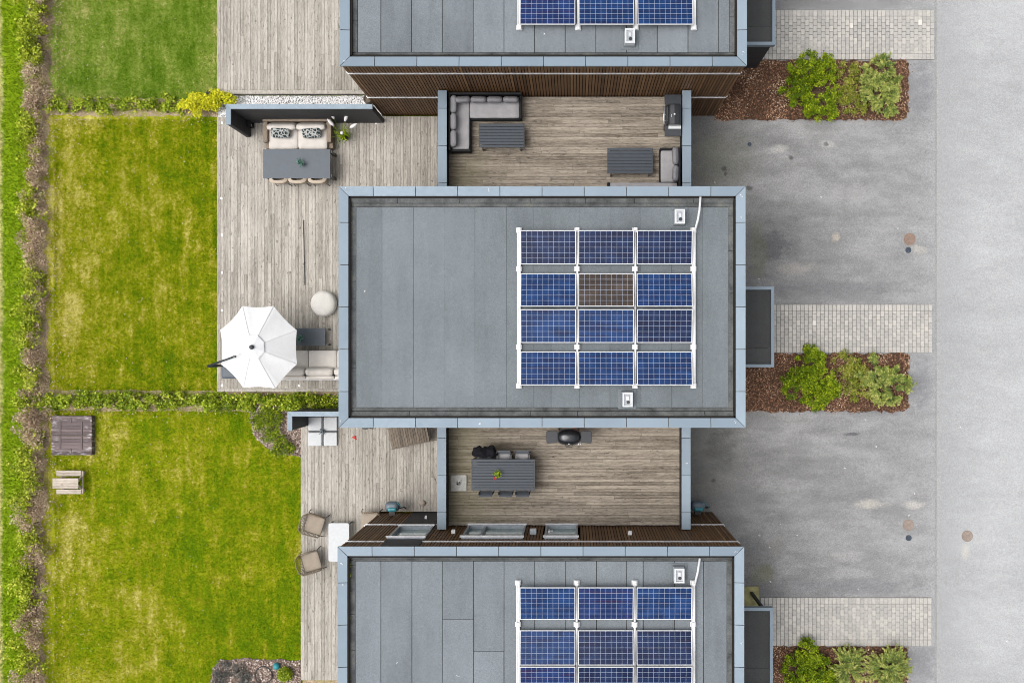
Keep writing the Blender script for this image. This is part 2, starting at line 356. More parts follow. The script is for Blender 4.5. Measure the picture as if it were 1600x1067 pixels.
M=dict(
 lawn=m_lawn(), drive=m_asphalt('driveway_asphalt',(.192,.193,.192)), road=m_asphalt('road_asphalt',(.350,.358,.362),True),
 deck=m_planks('weathered_deck_wood',(.20,.183,.155),(.465,.435,.388)), terr=m_planks('terrace_wood',(.105,.086,.066),(.375,.33,.27),False,dark=(.022,.018,.013),moss=(.105,.098,.052)),
 under=simple('dark_subframe',(.02,.018,.016),.9,.1), roof=m_roof('bitumen_membrane',(.140,.159,.170)), roof2=m_roof('bitumen_membrane_bluish',(.152,.172,.186)), rooflow=m_roof('canopy_membrane',(.060,.062,.062)),
 upst=m_upstand(), cap=m_cap(), clad=m_clad(), black=m_dark_boards(), paver=m_paver(), joint=simple('sand_joint',(.12,.112,.095),.95,.1,var=.3),
 white=simple('white_painted_metal',(.58,.585,.59),.4,.5,var=.05), trim=simple('silver_trim',(.46,.47,.49),.35,.5,.5), frame=simple('grey_window_frame',(.27,.31,.345),.4,.5), glass=m_glass(),
 charcoal=simple('charcoal_paint',(.022,.026,.032),.45,.4), slate=simple('slate_table_top',(.072,.088,.106),.5,.4,var=.1,scale=4), slat=simple('grey_slats',(.030,.040,.053),.5,.4,var=.15,scale=5.),
 coal=simple('black_metal',(.012,.013,.015),.4,.5), hood=simple('dark_enamel',(.020,.022,.026),.22,.6,.3), steel=simple('steel',(.45,.46,.47),.3,.5,.9), wicker=m_weave('grey_brown_wicker',(.19,.15,.115),(.42,.35,.28)),
 blackwick=m_weave('black_wicker',(.010,.011,.012),(.03,.032,.036)), cream=m_fabric('cream_fabric',(.56,.53,.49),.06), grey=m_fabric('grey_fabric',(.285,.280,.288),.08), greyd=m_fabric('dark_grey_fabric',(.195,.194,.204),.1),
 pouf=m_fabric('light_knit',(.56,.545,.51),.06), patt=m_pattern(), canvas=m_fabric('white_canvas',(.66,.67,.68),.02), rattan=m_weave('beige_rope_weave',(.15,.115,.075),(.36,.29,.205),45.), taupe=m_fabric('taupe_seat',(.30,.255,.205),.08),
 fascia=simple('weathered_fascia',(.17,.155,.13),.85,.2,var=.3,scale=3), chairbeige=m_fabric('beige_chair_weave',(.40,.34,.27),.1), lid=m_lid(), oldwood=m_planks('old_bench_wood',(.22,.18,.14),(.52,.46,.39),False), lounge=m_planks('brown_lounger_slats',(.085,.071,.056),(.235,.195,.155),True), conc=simple('pale_concrete',(.36,.36,.34),.9,.2,var=.15,scale=14), pad=simple('mossy_concrete',(.30,.275,.13),.9,.2,var=.3,scale=5),
 slab=simple('white_slab',(.50,.515,.525),.7,.3,var=.04), teal=simple('teal_plastic',(.02,.21,.25),.35,.5), grplas=simple('grey_plastic',(.10,.13,.16),.4,.5), rust=m_manhole('rusty_iron',(.19,.135,.105),(.29,.21,.165)), rust2=m_manhole('pale_rusty_iron',(.20,.16,.135),(.34,.28,.24)), iron=m_manhole('dark_iron',(.03,.04,.055),(.09,.11,.14)),
 soil=m_soil(), mulchbase=simple('dark_mulch_soil',(.085,.050,.032),.95,.1,var=.5,scale=16.,bump=.6), gravbase=simple('gravel_bed_soil',(.17,.13,.105),.95,.1,var=.4,scale=18.,bump=.6),
 chips=m_stone('bark_chips',[(0,(.050,.027,.017)),(.42,(.195,.096,.058)),(.72,(.37,.21,.13)),(.88,(.55,.39,.26)),(1,(.70,.57,.44))]), pebble=m_stone('white_pebbles',[(0,(.52,.51,.51)),(.4,(.70,.70,.70)),(1,(.84,.84,.84))]), gravel=m_stone('pink_gravel',[(0,(.10,.075,.06)),(.5,(.26,.19,.155)),(.85,(.46,.37,.32)),(1,(.62,.58,.54))]),
 hedge=m_leaf('hedge_leaves',[(0,(.09,.14,.004)),(.4,(.26,.33,.012)),(.75,(.44,.50,.035)),(1,(.62,.62,.12))]), hedge2=m_leaf('green_hedge_leaves',[(0,(.07,.12,.004)),(.45,(.22,.31,.010)),(.8,(.40,.48,.03)),(1,(.58,.60,.09))]), dry=m_leaf('dry_leaves',[(0,(.20,.135,.09)),(.5,(.45,.33,.225)),(.85,(.62,.49,.35)),(1,(.72,.60,.44))],.15), yellow=m_leaf('yellow_leaves',[(0,(.22,.25,.004)),(.5,(.54,.53,.008)),(1,(.72,.68,.04))]),
 shrub=m_leaf('bright_shrub_leaves',[(0,(.050,.095,.002)),(.4,(.14,.22,.003)),(.75,(.27,.37,.008)),(1,(.44,.50,.03))]), cover=m_leaf('ground_cover_leaves',[(0,(.09,.13,.010)),(.5,(.25,.30,.025)),(.85,(.46,.44,.09)),(1,(.58,.45,.20))]), jun=m_leaf('juniper_sprays',[(0,(.05,.09,.02)),(.4,(.16,.235,.045)),(.75,(.36,.41,.08)),(1,(.56,.54,.19))]),
 twig=simple('bark_twig',(.16,.11,.075),.9,.1), sage=m_leaf('sage_leaves',[(0,(.04,.10,.075)),(1,(.15,.30,.235))]), petal=m_leaf('white_petals',[(0,(.72,.70,.70)),(1,(.84,.83,.82))]), red=m_leaf('red_petals',[(0,(.40,.02,.02)),(1,(.65,.05,.05))]), orange=simple('orange_rubber',(.42,.08,.02),.5,.4),
 greyplant=m_leaf('grey_plant',[(0,(.06,.065,.055)),(1,(.24,.23,.21))]), grassblade=None,
 pc_blue=m_cells('solar_cells_blue',(.003,.021,.078),(.010,.007,.030),.6), pc_navy=m_cells('solar_cells_navy',(.003,.011,.042),(.010,.007,.022),.6), pc_viol=m_cells('solar_cells_violet',(.004,.017,.072),(.026,.008,.036),.7), pc_brown=m_cells('solar_cells_brown',(.040,.030,.023),(.018,.016,.018),.7),  # navy, violet and brown versions paint in differing reflections on the panels
)

# ---------------------------------------------------------------- foliage helpers
def leaf_quads(P, size, up=.6, aspect=.55, dirs=None):
    n=len(P); nrm=rng.normal(size=(n,3)); nrm[:,2]=np.abs(nrm[:,2])+up; nrm/=np.linalg.norm(nrm,axis=1)[:,None]
    a=rng.normal(size=(n,3)) if dirs is None else dirs+rng.normal(size=(n,3))*.25
    a-=nrm*np.sum(a*nrm,axis=1)[:,None]; a/=np.linalg.norm(a,axis=1)[:,None]; b=np.cross(nrm,a)
    s=(size*(.6+.8*rng.random(n)))[:,None]; w=s*aspect
    return np.stack([P-a*s*.5,P+b*w*.5,P+a*s*.5,P-b*w*.5],axis=1)
def lump_points(lumps, n, shell=.55):
    lumps=np.asarray(lumps,dtype=float); vol=lumps[:,3]**2; idx=rng.choice(len(lumps),size=n,p=vol/vol.sum())
    d=rng.normal(size=(n,3)); d/=np.linalg.norm(d,axis=1)[:,None]; r=(shell+(1-shell)*rng.random(n)**.6)
    L=lumps[idx]; P=L[:,:3]+d*(L[:,3]*r)[:,None]*np.array([1,1,.85]); P[:,2]=np.maximum(P[:,2],.03); return P,idx
def leafmass(name, lumps, n, size, mat, parent=None, up=.6, tone_by_lump=.35, shell=.55, aspect=.55, jit=.03):
    P,idx=lump_points(lumps,n,shell); lt=rng.random(len(lumps))
    P=P+rng.normal(size=P.shape)*jit; P[:,2]=np.maximum(P[:,2],.03)
    t=np.clip(rng.normal(.47,.27,n)+(lt[idx]-.5)*tone_by_lump,0,1)
    return raw(name,leaf_quads(P,size,up,aspect),4,t,mat,parent)
def scatter_poly(poly, n, z=.02):
    poly=np.array(poly); lo=poly.min(0); hi=poly.max(0); out=[]
    while len(out)<n:
        q=lo+(hi-lo)*rng.random(2); c=False; j=len(poly)-1
        for i in range(len(poly)):
            if (poly[i,1]>q[1])!=(poly[j,1]>q[1]) and q[0]<(poly[j,0]-poly[i,0])*(q[1]-poly[i,1])/(poly[j,1]-poly[i,1])+poly[i,0]: c=not c
            j=i
        if c: out.append((q[0],q[1],z))
    return np.array(out)
def chips(name, poly, n, size, mat, z=.03, aspect=.4, pw=1.):
    P=scatter_poly(poly,n,z); P[:,:2]+=rng.normal(size=(n,2))*.035; P[:,2]+=rng.random(n)*.05
    nz=np.array([mnoise.noise(Vector((p[0]*1.3,p[1]*1.3,3.))) for p in P]); tn=np.clip(rng.random(n)**pw*.85+nz*.45+.05,0,1)
    o=raw(name,leaf_quads(P,size,1.6,aspect),4,tn,mat); return tag(o,kind='stuff')
def stones(name, poly, n, r, mat, z=.02):
    ico=[(0,0,1),(.894,0,.447),(.276,.851,.447),(-.724,.526,.447),(-.724,-.526,.447),(.276,-.851,.447),(.724,.526,-.447),(-.276,.851,-.447),(-.894,0,-.447),(-.276,-.851,-.447),(.724,-.526,-.447),(0,0,-1)]
    fc=[(0,1,2),(0,2,3),(0,3,4),(0,4,5),(0,5,1),(1,6,2),(2,7,3),(3,8,4),(4,9,5),(5,10,1),(6,7,2),(7,8,3),(8,9,4),(9,10,5),(10,6,1)]
    ico=np.array(ico); tri=ico[np.array(fc)].reshape(-1,3); P=scatter_poly(poly,n,z); out=[]; tn=[]
    for p in P:
        a=rng.random()*6.28; c,s_=math.cos(a),math.sin(a); sx,sy,sz=r*(.6+.8*rng.random(3)); q=tri*np.array([sx,sy,sz*.7])
        out.append(np.stack([q[:,0]*c-q[:,1]*s_,q[:,0]*s_+q[:,1]*c,q[:,2]],1)+p+np.array([0,0,rng.random()*.03])); tn+= [rng.random()]*len(fc)
    return tag(raw(name,np.concatenate(out),3,tn,mat),kind='stuff')

# ---------------------------------------------------------------- ground
def sheet(name, poly, z, mat):
    m=MB(); m.add([(x,y,z) for x,y in poly],[tuple(range(len(poly)))]); return tag(m.build(name,mat),kind='structure')
def rect(x0,x1,y0,y1): return [(x0,y0),(x1,y0),(x1,y1),(x0,y1)]
sheet('ground',rect(-150,150,-150,150),0,M['lawn'])
sheet('driveway',rect(-4.2,12.84,-40,40),.012,M['drive'])
sheet('road',rect(12.84,24,-60,60),.016,M['road'])

def plank_run(m, x0,x1,y0,y1,z,along_y=True,w=.118,gap=.007,th=.028,lmin=2.6,lmax=4.4):
    a0,a1=(x0,x1) if along_y else (y0,y1); b0,b1=(y0,y1) if along_y else (x0,x1)
    n=max(1,round((a1-a0)/w)); w=(a1-a0)/n
    for i in range(n):
        u0=a0+i*w+gap/2; u1=a0+(i+1)*w-gap/2; v=b0; first=True
        while v<b1-.01:
            L=random.uniform(lmin,lmax)*(random.random() if first else 1); first=False; e=min(b1,v+max(L,.3))
            if b1-e<.5: e=b1
            tn=random.random(); dz=random.uniform(-.0015,.0015)
            if along_y: m.box(u0,u1,v,e-.005,z-th,z+dz,tn)
            else: m.box(v,e-.005,u0,u1,z-th,z+dz,tn)
            v=e
DZ=.25
def deck(rects, edges, z=DZ):
    m=MB()
    for r in rects: plank_run(m,*r,z)
    for e in edges: m.box(*e,z-.03,z+.004,random.random())
    o=tag(m.build('deck',M['deck']),kind='structure'); b=MB()
    for r in rects: b.box(r[0]+.01,r[1]-.01,r[2]+.01,r[3]-.01,.0,z-.032)
    for e in edges: b.box(e[0]+.01,e[1]-.01,e[2]+.006,e[3]+.005,.0,z-.0345)
    tag(b.build('deck_base',M['fascia']),kind='structure'); return o
XL=W(339,0,DZ)[0]; XL2=W(470,0,DZ)[0]
yt=W(0,141,DZ)[1]; yt2=W(0,147,DZ)[1]
deck([(XL,-6.70,yt,16)],[(XL,-6.72,yt2,yt-.008)])
yb=W(0,607,DZ)[1]; yb2=W(0,612,DZ)[1]
deck([(XL,-6.76,yb,8.12),(-6.76,-4.27,4.68,8.148)],[(XL,-6.76,yb2,yb-.008)])
yc=W(0,1062,DZ)[1]
deck([(XL2,-6.78,yc,-2.24),(-6.78,-4.27,-5.70,-2.26)],[])

# pavers
def paved_path(x0,x1,y0,y1):
    tag(MB().box(x0,x1,y0,y1,.0,.03).build('path_bed',M['joint']),kind='structure')
    m=MB(); g=.011; e=.215; w=.141
    n=round((x1-x0)/w); w=(x1-x0)/n
    for i in range(n):
        a=x0+i*w+g/2; b=x0+(i+1)*w-g/2
        for (c,d) in ((y0,y0+e),(y1-e,y1)): m.box(a,b,c+g/2,d-g/2,.0,.05+random.uniform(-.002,.002),random.random()*.45+.25)
    L=.212; yy0,yy1=y0+e,y1-e; k=round((yy1-yy0)/L); L=(yy1-yy0)/k
    for i in range(n):
        a=x0+i*w+g/2; b=x0+(i+1)*w-g/2; v=yy0-(L/2 if i%2 else 0)
        while v<yy1-.02:
            c=max(v,yy0)+g/2; d=min(v+L,yy1)-g/2; v+=L
            if d-c<.03: continue
            t=.2+random.random()*.5; t=1. if random.random()<.007 else t
            m.box(a,b,c,d,.0,.05+random.uniform(-.003,.003),t)
    o=tag(m.build('paved_path',M['paver'],bevel=.006),kind='structure')
PX0=6.62
for (xe,ya,yb_) in ((W(1459,0)[0],17,94),(W(1456,0)[0],476,551),(W(1455,0)[0],933,1008)):
    paved_path(PX0,xe,W(0,yb_)[1],W(0,ya)[1])
# beds
def bed(name, poly, base, mat, n, size, aspect=.4, pw=1.):
    P=[]; 
    for i in range(len(poly)):
        a=np.array(poly[i]); b=np.array(poly[(i+1)%len(poly)]); k=max(2,int(np.linalg.norm(b-a)/.12))
        for j in range(k):
            q=a+(b-a)*j/k; P.append((q[0]+random.uniform(-.04,.04),q[1]+random.uniform(-.045,.045)))
    sheet(name,P,.03,base); return P
mulch_polys=[]
for (x0,x1,ya,yb_) in ((5.02,W(1419,0)[0],95,188),(4.98,W(1420,0)[0],552,643),(4.94,W(1417,0)[0],1009,1100)):
    ya_,yc_=W(0,yb_)[1],W(0,ya)[1]; poly=bed('soil',[(x0,ya_)]+[(x1-.3+.3*math.sin(t*PI/8),ya_+.3-.3*math.cos(t*PI/8)) for t in range(5)]+[(x1-.15+.15*math.cos(t*PI/8),yc_-.15+.15*math.sin(t*PI/8)) for t in range(5)]+[(x0,yc_)],M['mulchbase'],None,0,0)
    mulch_polys.append(poly); chips('bark_mulch',poly,9000,.065,M['chips'],.035,.42,1.15)
gb1=[W(*q) for q in ((389,630),(391,658),(399,683),(419,701),(445,711),(471,714),(478,690),(478,640),(440,630))]
gb2=[W(*q) for q in ((322,1090),(333,1043),(345,1031),(380,1028),(472,1030),(472,1090))]
for q in (gb1,gb2):
    p_=bed('soil',q,M['gravbase'],None,0,0); stones('gravel',p_,2600,.028,M['gravel'],.035)
ps=rect(W(341,0)[0],-6.72,7.7,8.92); sheet('pebble_bed',ps,.02,M['slab']); stones('white_pebbles',rect(W(345,0)[0],-6.74,8.1,8.9),4200,.030,M['pebble'],.035)
# soil strips below the hedges
def strip_poly(pts, w, k=.18):
    L=[];Rr=[]
    for i,(x,y) in enumerate(pts):
        a=Vector(pts[max(i-1,0)]); b=Vector(pts[min(i+1,len(pts)-1)]); d=(b-a).normalized(); nrm=Vector((-d.y,d.x)); ww=w*(1+random.uniform(-k,k))
        L.append((x+nrm.x*ww,y+nrm.y*ww)); Rr.append((x-nrm.x*ww,y-nrm.y*ww))
    return L+Rr[::-1]
def line(a,b,step=.25):
    n=max(2,int(math.dist(a,b)/step)); return [(a[0]+(b[0]-a[0])*i/n,a[1]+(b[1]-a[1])*i/n) for i in range(n+1)]
WH=[(-18.62,13.2),(-18.88,8.3),(-18.92,-1.9),(-19.02,-12.6)]          # line of the border hedge
for a,b in zip(WH[:-1],WH[1:]): sheet('soil',strip_poly([(q[0]+.04,q[1]) for q in line(a,b)],.29,.55),.008+.002*WH.index(a),M['soil'])
CH1=[W(72,167),W(352,169)]; CH2=[W(60,628),W(528,630)]
sheet('soil',strip_poly(line(*CH1),.30),.016,M['soil']); sheet('soil',strip_poly([(q[0],q[1]+.06) for q in line(*CH2)],.36,.08),.016,M['soil'])
for nm,pts,w,n in (('leaf_litter',WH,.65,5200),):
    P=[]
    for _ in range(n):
        i=random.choices((0,1,2),weights=(5,10,11))[0]; t=random.random(); a,b=pts[i],pts[i+1]
        P.append((a[0]+(b[0]-a[0])*t+.25+random.gauss(0,.38)*w,a[1]+(b[1]-a[1])*t,.03+random.random()*.04))
    for _ in range(1500):
        c=random.choice((CH1,CH2)); t=random.random(); P.append((c[0][0]+(c[1][0]-c[0][0])*t,c[0][1]+random.gauss(-.15,.22),.03+random.random()*.03))
    P=np.array(P); tag(raw(nm,leaf_quads(P,.05,1.5,.6),4,rng.random(len(P)),M['dry']),kind='stuff')

sheet('soil',rect(XL2,-6.8,-14,yc-.01),.011,M['soil'])
# ---------------------------------------------------------------- grass blades
def grass(poly, n, h=.055):
    P=scatter_poly(poly,n,.0); a=rng.random(n)*2*PI; d=np.stack([np.cos(a),np.sin(a),np.zeros(n)],1); lean=rng.normal(size=(n,3))*.05; lean[:,2]=h*(.5+.9*rng.random(n)); w=.007+.007*rng.random(n)
    V=np.stack([P-d*w[:,None],P+d*w[:,None],P+lean],1)
    return tag(raw('grass',V,3,rng.random(n),M['lawn']),kind='stuff')
grass(rect(-18.2,XL-.01,8.75,16.),100000); grass(rect(-18.3,XL-.01,-1.7,8.1),110000)
grass([(-18.3,-16),(XL2-.01,-16),(XL2-.01,-12.7),(W(322,0)[0],-12.7),(W(334,0)[0],W(0,1040)[1]),(W(346,0)[0],W(0,1029)[1]),(XL2-.01,W(0,1028)[1]),(XL2-.01,W(0,717)[1]),(W(440,0)[0],W(0,713)[1]),(W(410,0)[0],W(0,698)[1]),(W(387,0)[0],W(0,655)[1]),(W(387,0)[0],-2.1),(-18.3,-2.1)],150000)
grass(rect(-20.6,-19.1,-16,16),56000,.10)

# ---------------------------------------------------------------- hedges and plants
def hedge(label, pts, width, hgt, green, nleaf, brown_share, mat, bare_side=0.):
    c=pts[len(pts)//2]; o=thing('hedge',label,'hedge',(c[0],c[1],0),0,'garden hedges')
    G=[];B=[]
    L=sum(math.dist(a,b) for a,b in zip(pts[:-1],pts[1:])); k=int(L/.17)
    seed=random.random()*90; tw=MB()
    for i in range(k):
        t=i/k*L; j=0
        while j<len(pts)-2 and t>math.dist(pts[j],pts[j+1]): t-=math.dist(pts[j],pts[j+1]); j+=1
        a,b=pts[j],pts[j+1]; u=t/max(1e-6,math.dist(a,b)); x=a[0]+(b[0]-a[0])*u; y=a[1]+(b[1]-a[1])*u
        v=mnoise.noise(Vector((i*.17*.9,seed,0)))+.35*mnoise.noise(Vector((i*.17*3,seed,5)))
        isg = v>green
        dx,dy=random.gauss(0,width*.30),random.gauss(0,width*.30); hh=hgt*random.uniform(.62,1.05)
        if isg:
            for _ in range(4): G.append((x+random.gauss(-bare_side*.3,width*.46),y+random.gauss(0,width*.34),max(.12,hh*random.uniform(.25,1.)-.05),random.uniform(.11,.21)*width/.5))
            if random.random()<.6: B.append((x+bare_side+random.gauss(0,.1),y+dy*.6,hh*random.uniform(.2,.7),.17*width/.5))
        else:
            for _ in range(3): B.append((x+random.gauss(0,width*.42)+bare_side*.4,y+random.gauss(0,width*.3),hh*random.uniform(.2,.95),random.uniform(.14,.26)*width/.5))
            if random.random()<.5: G.append((x+random.gauss(0,width*.4),y+random.gauss(0,width*.3),hh*random.uniform(.3,.8),.08*width/.5))
        for _ in range(3):
            p0=(x+random.gauss(0,.06),y+random.gauss(0,.06),0); q=(x+random.gauss(0,.2)*width/.5,y+random.gauss(0,.2)*width/.5,hh*random.uniform(.6,1.))
            mid=((p0[0]+q[0])/2+random.gauss(0,.04),(p0[1]+q[1])/2+random.gauss(0,.04),q[2]*.5); tw.tube([p0,mid,q],[.011,.008,.003],4)
    if G: leafmass('foliage',G,int(nleaf*.95*(1-brown_share)),.085,M[mat],o,.3,.45,.3,.66,.05)
    if B: leafmass('dry_foliage',B,int(nleaf*1.05*brown_share),.075,M['dry'],o,.2,.45,.15,.45,.05)
    tw.build('stems',M['twig'],o); return o
hedge('gappy border hedge beside the top lawn, yellow green leaves over brown twigs',[WH[0],WH[1]],.46,1.0,-.16,7600,.5,'hedge',.22)
hedge('border hedge along the middle lawn, leafy tufts between brown leafless stretches',[WH[1],WH[2]],.43,.95,-.02,12500,.55,'hedge',.22)
hedge('border hedge beside the picnic table lawn, yellow green tops and bare brown side',[WH[2],WH[3]],.50,1.0,-.06,14500,.55,'hedge',.24)
hedge('low cross hedge between the top and middle lawns, brown gaps between bright leafy tufts',line(W(78,166),W(300,167),1.),.29,.5,-.40,7500,.28,'hedge2')
hedge('dense green cross hedge between the middle and lowest lawns, running to the middle house',line(W(36,625.5),W(300,625.5),1.)+line(W(305,626),W(530,628),1.),.33,.55,-.75,27000,.10,'hedge2')
# yellow bush at end of the cross hedge
x,y=W(326,166); o=thing('shrub','golden yellow shrub at the corner of the top deck','shrub',(x,y,0))
L=[(x+random.gauss(0,.36),y+random.gauss(0,.17),random.uniform(.2,.6),random.uniform(.14,.22)) for _ in range(20)]+[(x+.42+random.gauss(0,.1),y+.2+random.gauss(0,.08),random.uniform(.25,.55),.14) for _ in range(5)]
leafmass('foliage',L,4200,.075,M['yellow'],o,.8,.45,.5,.75)
t=MB()
for l in L[::2]: t.tube([(x,y,0),(l[0],l[1],l[2])],[.014,.006],4)
t.build('stems',M['twig'],o)

def big_shrub(label, blobs, h=1.0, n=24000):
    cx=sum(b[0] for b in blobs)/len(blobs); cy=sum(b[1] for b in blobs)/len(blobs); c=W(cx,cy,h*.6)
    o=thing('shrub',label,'shrub',(c[0],c[1],0),0,'bright green shrubs in the front beds'); L=[]; tw=MB()
    for (px,py,r) in blobs:
        x,y=W(px,py,h*.7); rr=r/41
        for _ in range(max(5,int(34*rr/.5))):
            a=random.random()*6.28; q=rr*math.sqrt(random.random())*.9; lz=h*(1-.55*(q/rr)**2)*random.uniform(.72,1.)
            L.append((x+q*math.cos(a),y+q*math.sin(a),max(.15,lz-.1),random.uniform(.07,.135)))
            if random.random()<.6: tw.tube([(c[0],c[1],0),(x+q*math.cos(a)*.6,y+q*math.sin(a)*.6,lz*.5),(x+q*math.cos(a),y+q*math.sin(a),lz-.1)],[.018,.011,.004],4)
    leafmass('foliage',L,int(n*.62),.062,M['shrub'],o,.2,.6,.35,.6,.02); tw.build('stems',M['twig'],o); return o
def cover_plant(label, blobs, n=6500, h=.35, mat='cover', grp='low pale shrubs in the front beds'):
    cx=sum(b[0] for b in blobs)/len(blobs); cy=sum(b[1] for b in blobs)/len(blobs); c=W(cx,cy,.15)
    o=thing('low_shrub',label,'shrub',(c[0],c[1],0),0,grp); L=[]; tw=MB()
    for (px,py,r) in blobs:
        x,y=W(px,py,.2); rr=r/45
        for _ in range(26):
            a=random.random()*6.28; q=rr*math.sqrt(random.random()); e=(x+q*math.cos(a),y+q*math.sin(a),random.uniform(.08,h)); L.append((*e,random.uniform(.06,.13)))
            tw.tube([(x,y,0),(x+q*.5*math.cos(a),y+q*.5*math.sin(a),e[2]*.7),e],[.008,.006,.003],4)
    leafmass('foliage',L,int(n*.75),.062,M[mat],o,.3,.5,.2,.45,.03); tw.build('stems',M['twig'],o); return o
def juniper(label, px, py, fans, h=.6, grp='feathery junipers in the front beds'):
    x0_,y0_=W(px,py,.2); o=thing('juniper',label,'shrub',(x0_,y0_,0),0,grp); P=[];D=[];T=[]; tw=MB()
    for (fx,fy,fr,d0,spread) in fans:
        x,y=W(fx,fy,.35); base=random.uniform(.2,.5); ft=random.uniform(-.08,.12)
        tw.tube([(x0_,y0_,0),((x+x0_)/2,(y+y0_)/2,base*.7),(x,y,base)],[.018,.012,.007],5)
        nb=int(6+fr*spread/220)
        for b in range(nb):
            a=math.radians(d0+random.uniform(-.5,.5)*spread); L=fr/43*random.uniform(.55,1.1); lift=random.uniform(.0,h-.25); bt=random.random()*.3+ft; cur=random.uniform(-.5,.5)
            pts=[Vector((x+math.cos(a+cur*u)*L*u,y+math.sin(a+cur*u)*L*u,base+lift*math.sin(u*1.8)-.05*u)) for u in [i/6 for i in range(7)]]
            tw.tube(pts,[.008*(1-i/8) for i in range(7)],4)
            m_=int(40+L*75)
            for i in range(4,m_):
                u=i/m_; j=min(5,int(u*6)); p=pts[j].lerp(pts[j+1],u*6-j); w=.085*(1-u*.7)*min(1,u*4)
                dd=Vector((math.cos(a+cur*u),math.sin(a+cur*u),.25)); side=Vector((-math.sin(a),math.cos(a),0))*random.uniform(-1,1)
                P.append(tuple(p+side*w+Vector((0,0,random.gauss(0,.02))))); D.append(tuple(dd+side*.8)); T.append(min(1,max(0,.02+bt+.55*u+random.gauss(0,.2))))
    raw('sprays',leaf_quads(np.array(P),.075,.8,.26,np.array(D)),4,T,M['jun'],o); tw.build('stems',M['twig'],o); return o
def feathery(blobs,n):
    out=[]
    for _ in range(n):
        b=random.choice(blobs); a=random.random()*6.28; q=b[2]*math.sqrt(random.random()); out.append((b[0]+q*math.cos(a),b[1]-q*math.sin(a),random.uniform(8,15),math.degrees(a)+random.uniform(-50,50),random.uniform(60,140)))
    return out
def radial(px,py,r): return [(px+r*.25*math.cos(a),py-r*.25*math.sin(a),r*random.uniform(.7,.9),math.degrees(a),75) for a in [i*PI/4+random.uniform(-.3,.3) for i in range(8)]]+[(px,py,r*.5,90,360)]
big_shrub('large bright green shrub in the mulch bed beside the topmost paved path',[(1262,105,28),(1290,100,20),(1243,140,24),(1285,140,32),(1290,165,22),(1270,168,14)])
cover_plant('thin low shrub between the big shrub and the juniper of the topmost bed',[(1325,112,18),(1338,140,20),(1338,165,20),(1318,150,14)])
juniper('feathery juniper with pale tips in the topmost mulch bed',1370,130,feathery([(1372,108,20),(1362,128,18),(1382,142,22),(1384,160,16),(1378,120,18),(1374,145,20),(1358,115,14)],52))
big_shrub('large round green shrub below the middle paved path',[(1270,568,24),(1250,600,27),(1282,598,30),(1275,622,22),(1300,610,16),(1268,552,12)])
cover_plant('yellowish low shrub beside the round shrub of the middle bed',[(1320,568,20),(1322,598,24),(1345,610,20),(1338,580,18)])
juniper('feathery juniper in the mulch bed below the middle paved path',1372,590,feathery([(1378,572,20),(1366,588,18),(1392,598,22),(1384,612,18),(1402,604,14),(1372,600,16)],46))
big_shrub('yellow green shrub in the bottommost mulch bed, nearest to the entrance canopy',[(1265,1022,20),(1250,1048,26),(1282,1052,26),(1262,1080,30),(1295,1070,18)],.9)
juniper('spiky juniper beside the yellow green shrub of the bottommost bed',1324,1040,radial(1324,1040,30))
juniper('spiky juniper at the road end of the bottommost bed',1386,1042,radial(1386,1042,35))
cover_plant('leafy perennial in the gravel bed beside the lower deck',[(412,655,12),(425,668,14),(438,690,12),(420,645,8),(450,700,9),(400,660,12),(430,650,14),(432,705,10),(420,678,12)],5600,.35,'shrub','plants in gravel beds')
cover_plant('grey leaved cushion plant at the left end of the bottom gravel bed',[(348,1047,13),(340,1060,10)],1600,.22,'greyplant','plants in gravel beds')
cover_plant('dull brown grey perennial beside the black hoop in the bottom gravel bed',[(374,1048,13),(380,1062,10)],1300,.22,'greyplant','plants in gravel beds')
x,y=W(444,1054,.3); o=thing('ball_shrub','small clipped yellow green ball shrub next to the teal ball','shrub',(x,y,0))
leafmass('foliage',[(x,y,.24,.22)],2200,.045,M['hedge2'],o,.3,.0,.75,.7); MB().tube([(x,y,0),(x,y,.25)],.02,6).build('stem',M['twig'],o)
x,y=W(432,1040,.15); o=thing('garden_ball','glossy teal ball ornament on the bottom gravel bed','ornament',(x,y,0))
b=MB(); b.ell((x,y,.16),(.125,.125,.125),20,12); b.build('ball',M['teal'],o,True); MB().at(x,y,.03).lathe([(.07,0),(.055,.03)],16).build('foot',M['coal'],o)
x,y=W(412,1054,.1); m=MB(); m.tube([(x+.3*math.cos(2*PI*i/28),y+.3*math.sin(2*PI*i/28),.10+.03*math.sin(i*.45)) for i in range(29)],.02,8)
tag(m.build('plant_hoop',M['coal'],smooth=True),'black support hoop lying on the bottom gravel bed','hoop')
x,y=W(386,1062,.05); o=thing('ground_lamp','round white ground lamp in the bottom gravel bed','lamp',(x,y,0)); MB().at(x,y,.0).lathe([(.05,0),(.05,.12)],16).build('housing',M['steel'],o); MB().at(x,y,.12).lathe([(.055,0),(.05,.02),(.02,.03)],16).build('diffuser',M['white'],o,True)

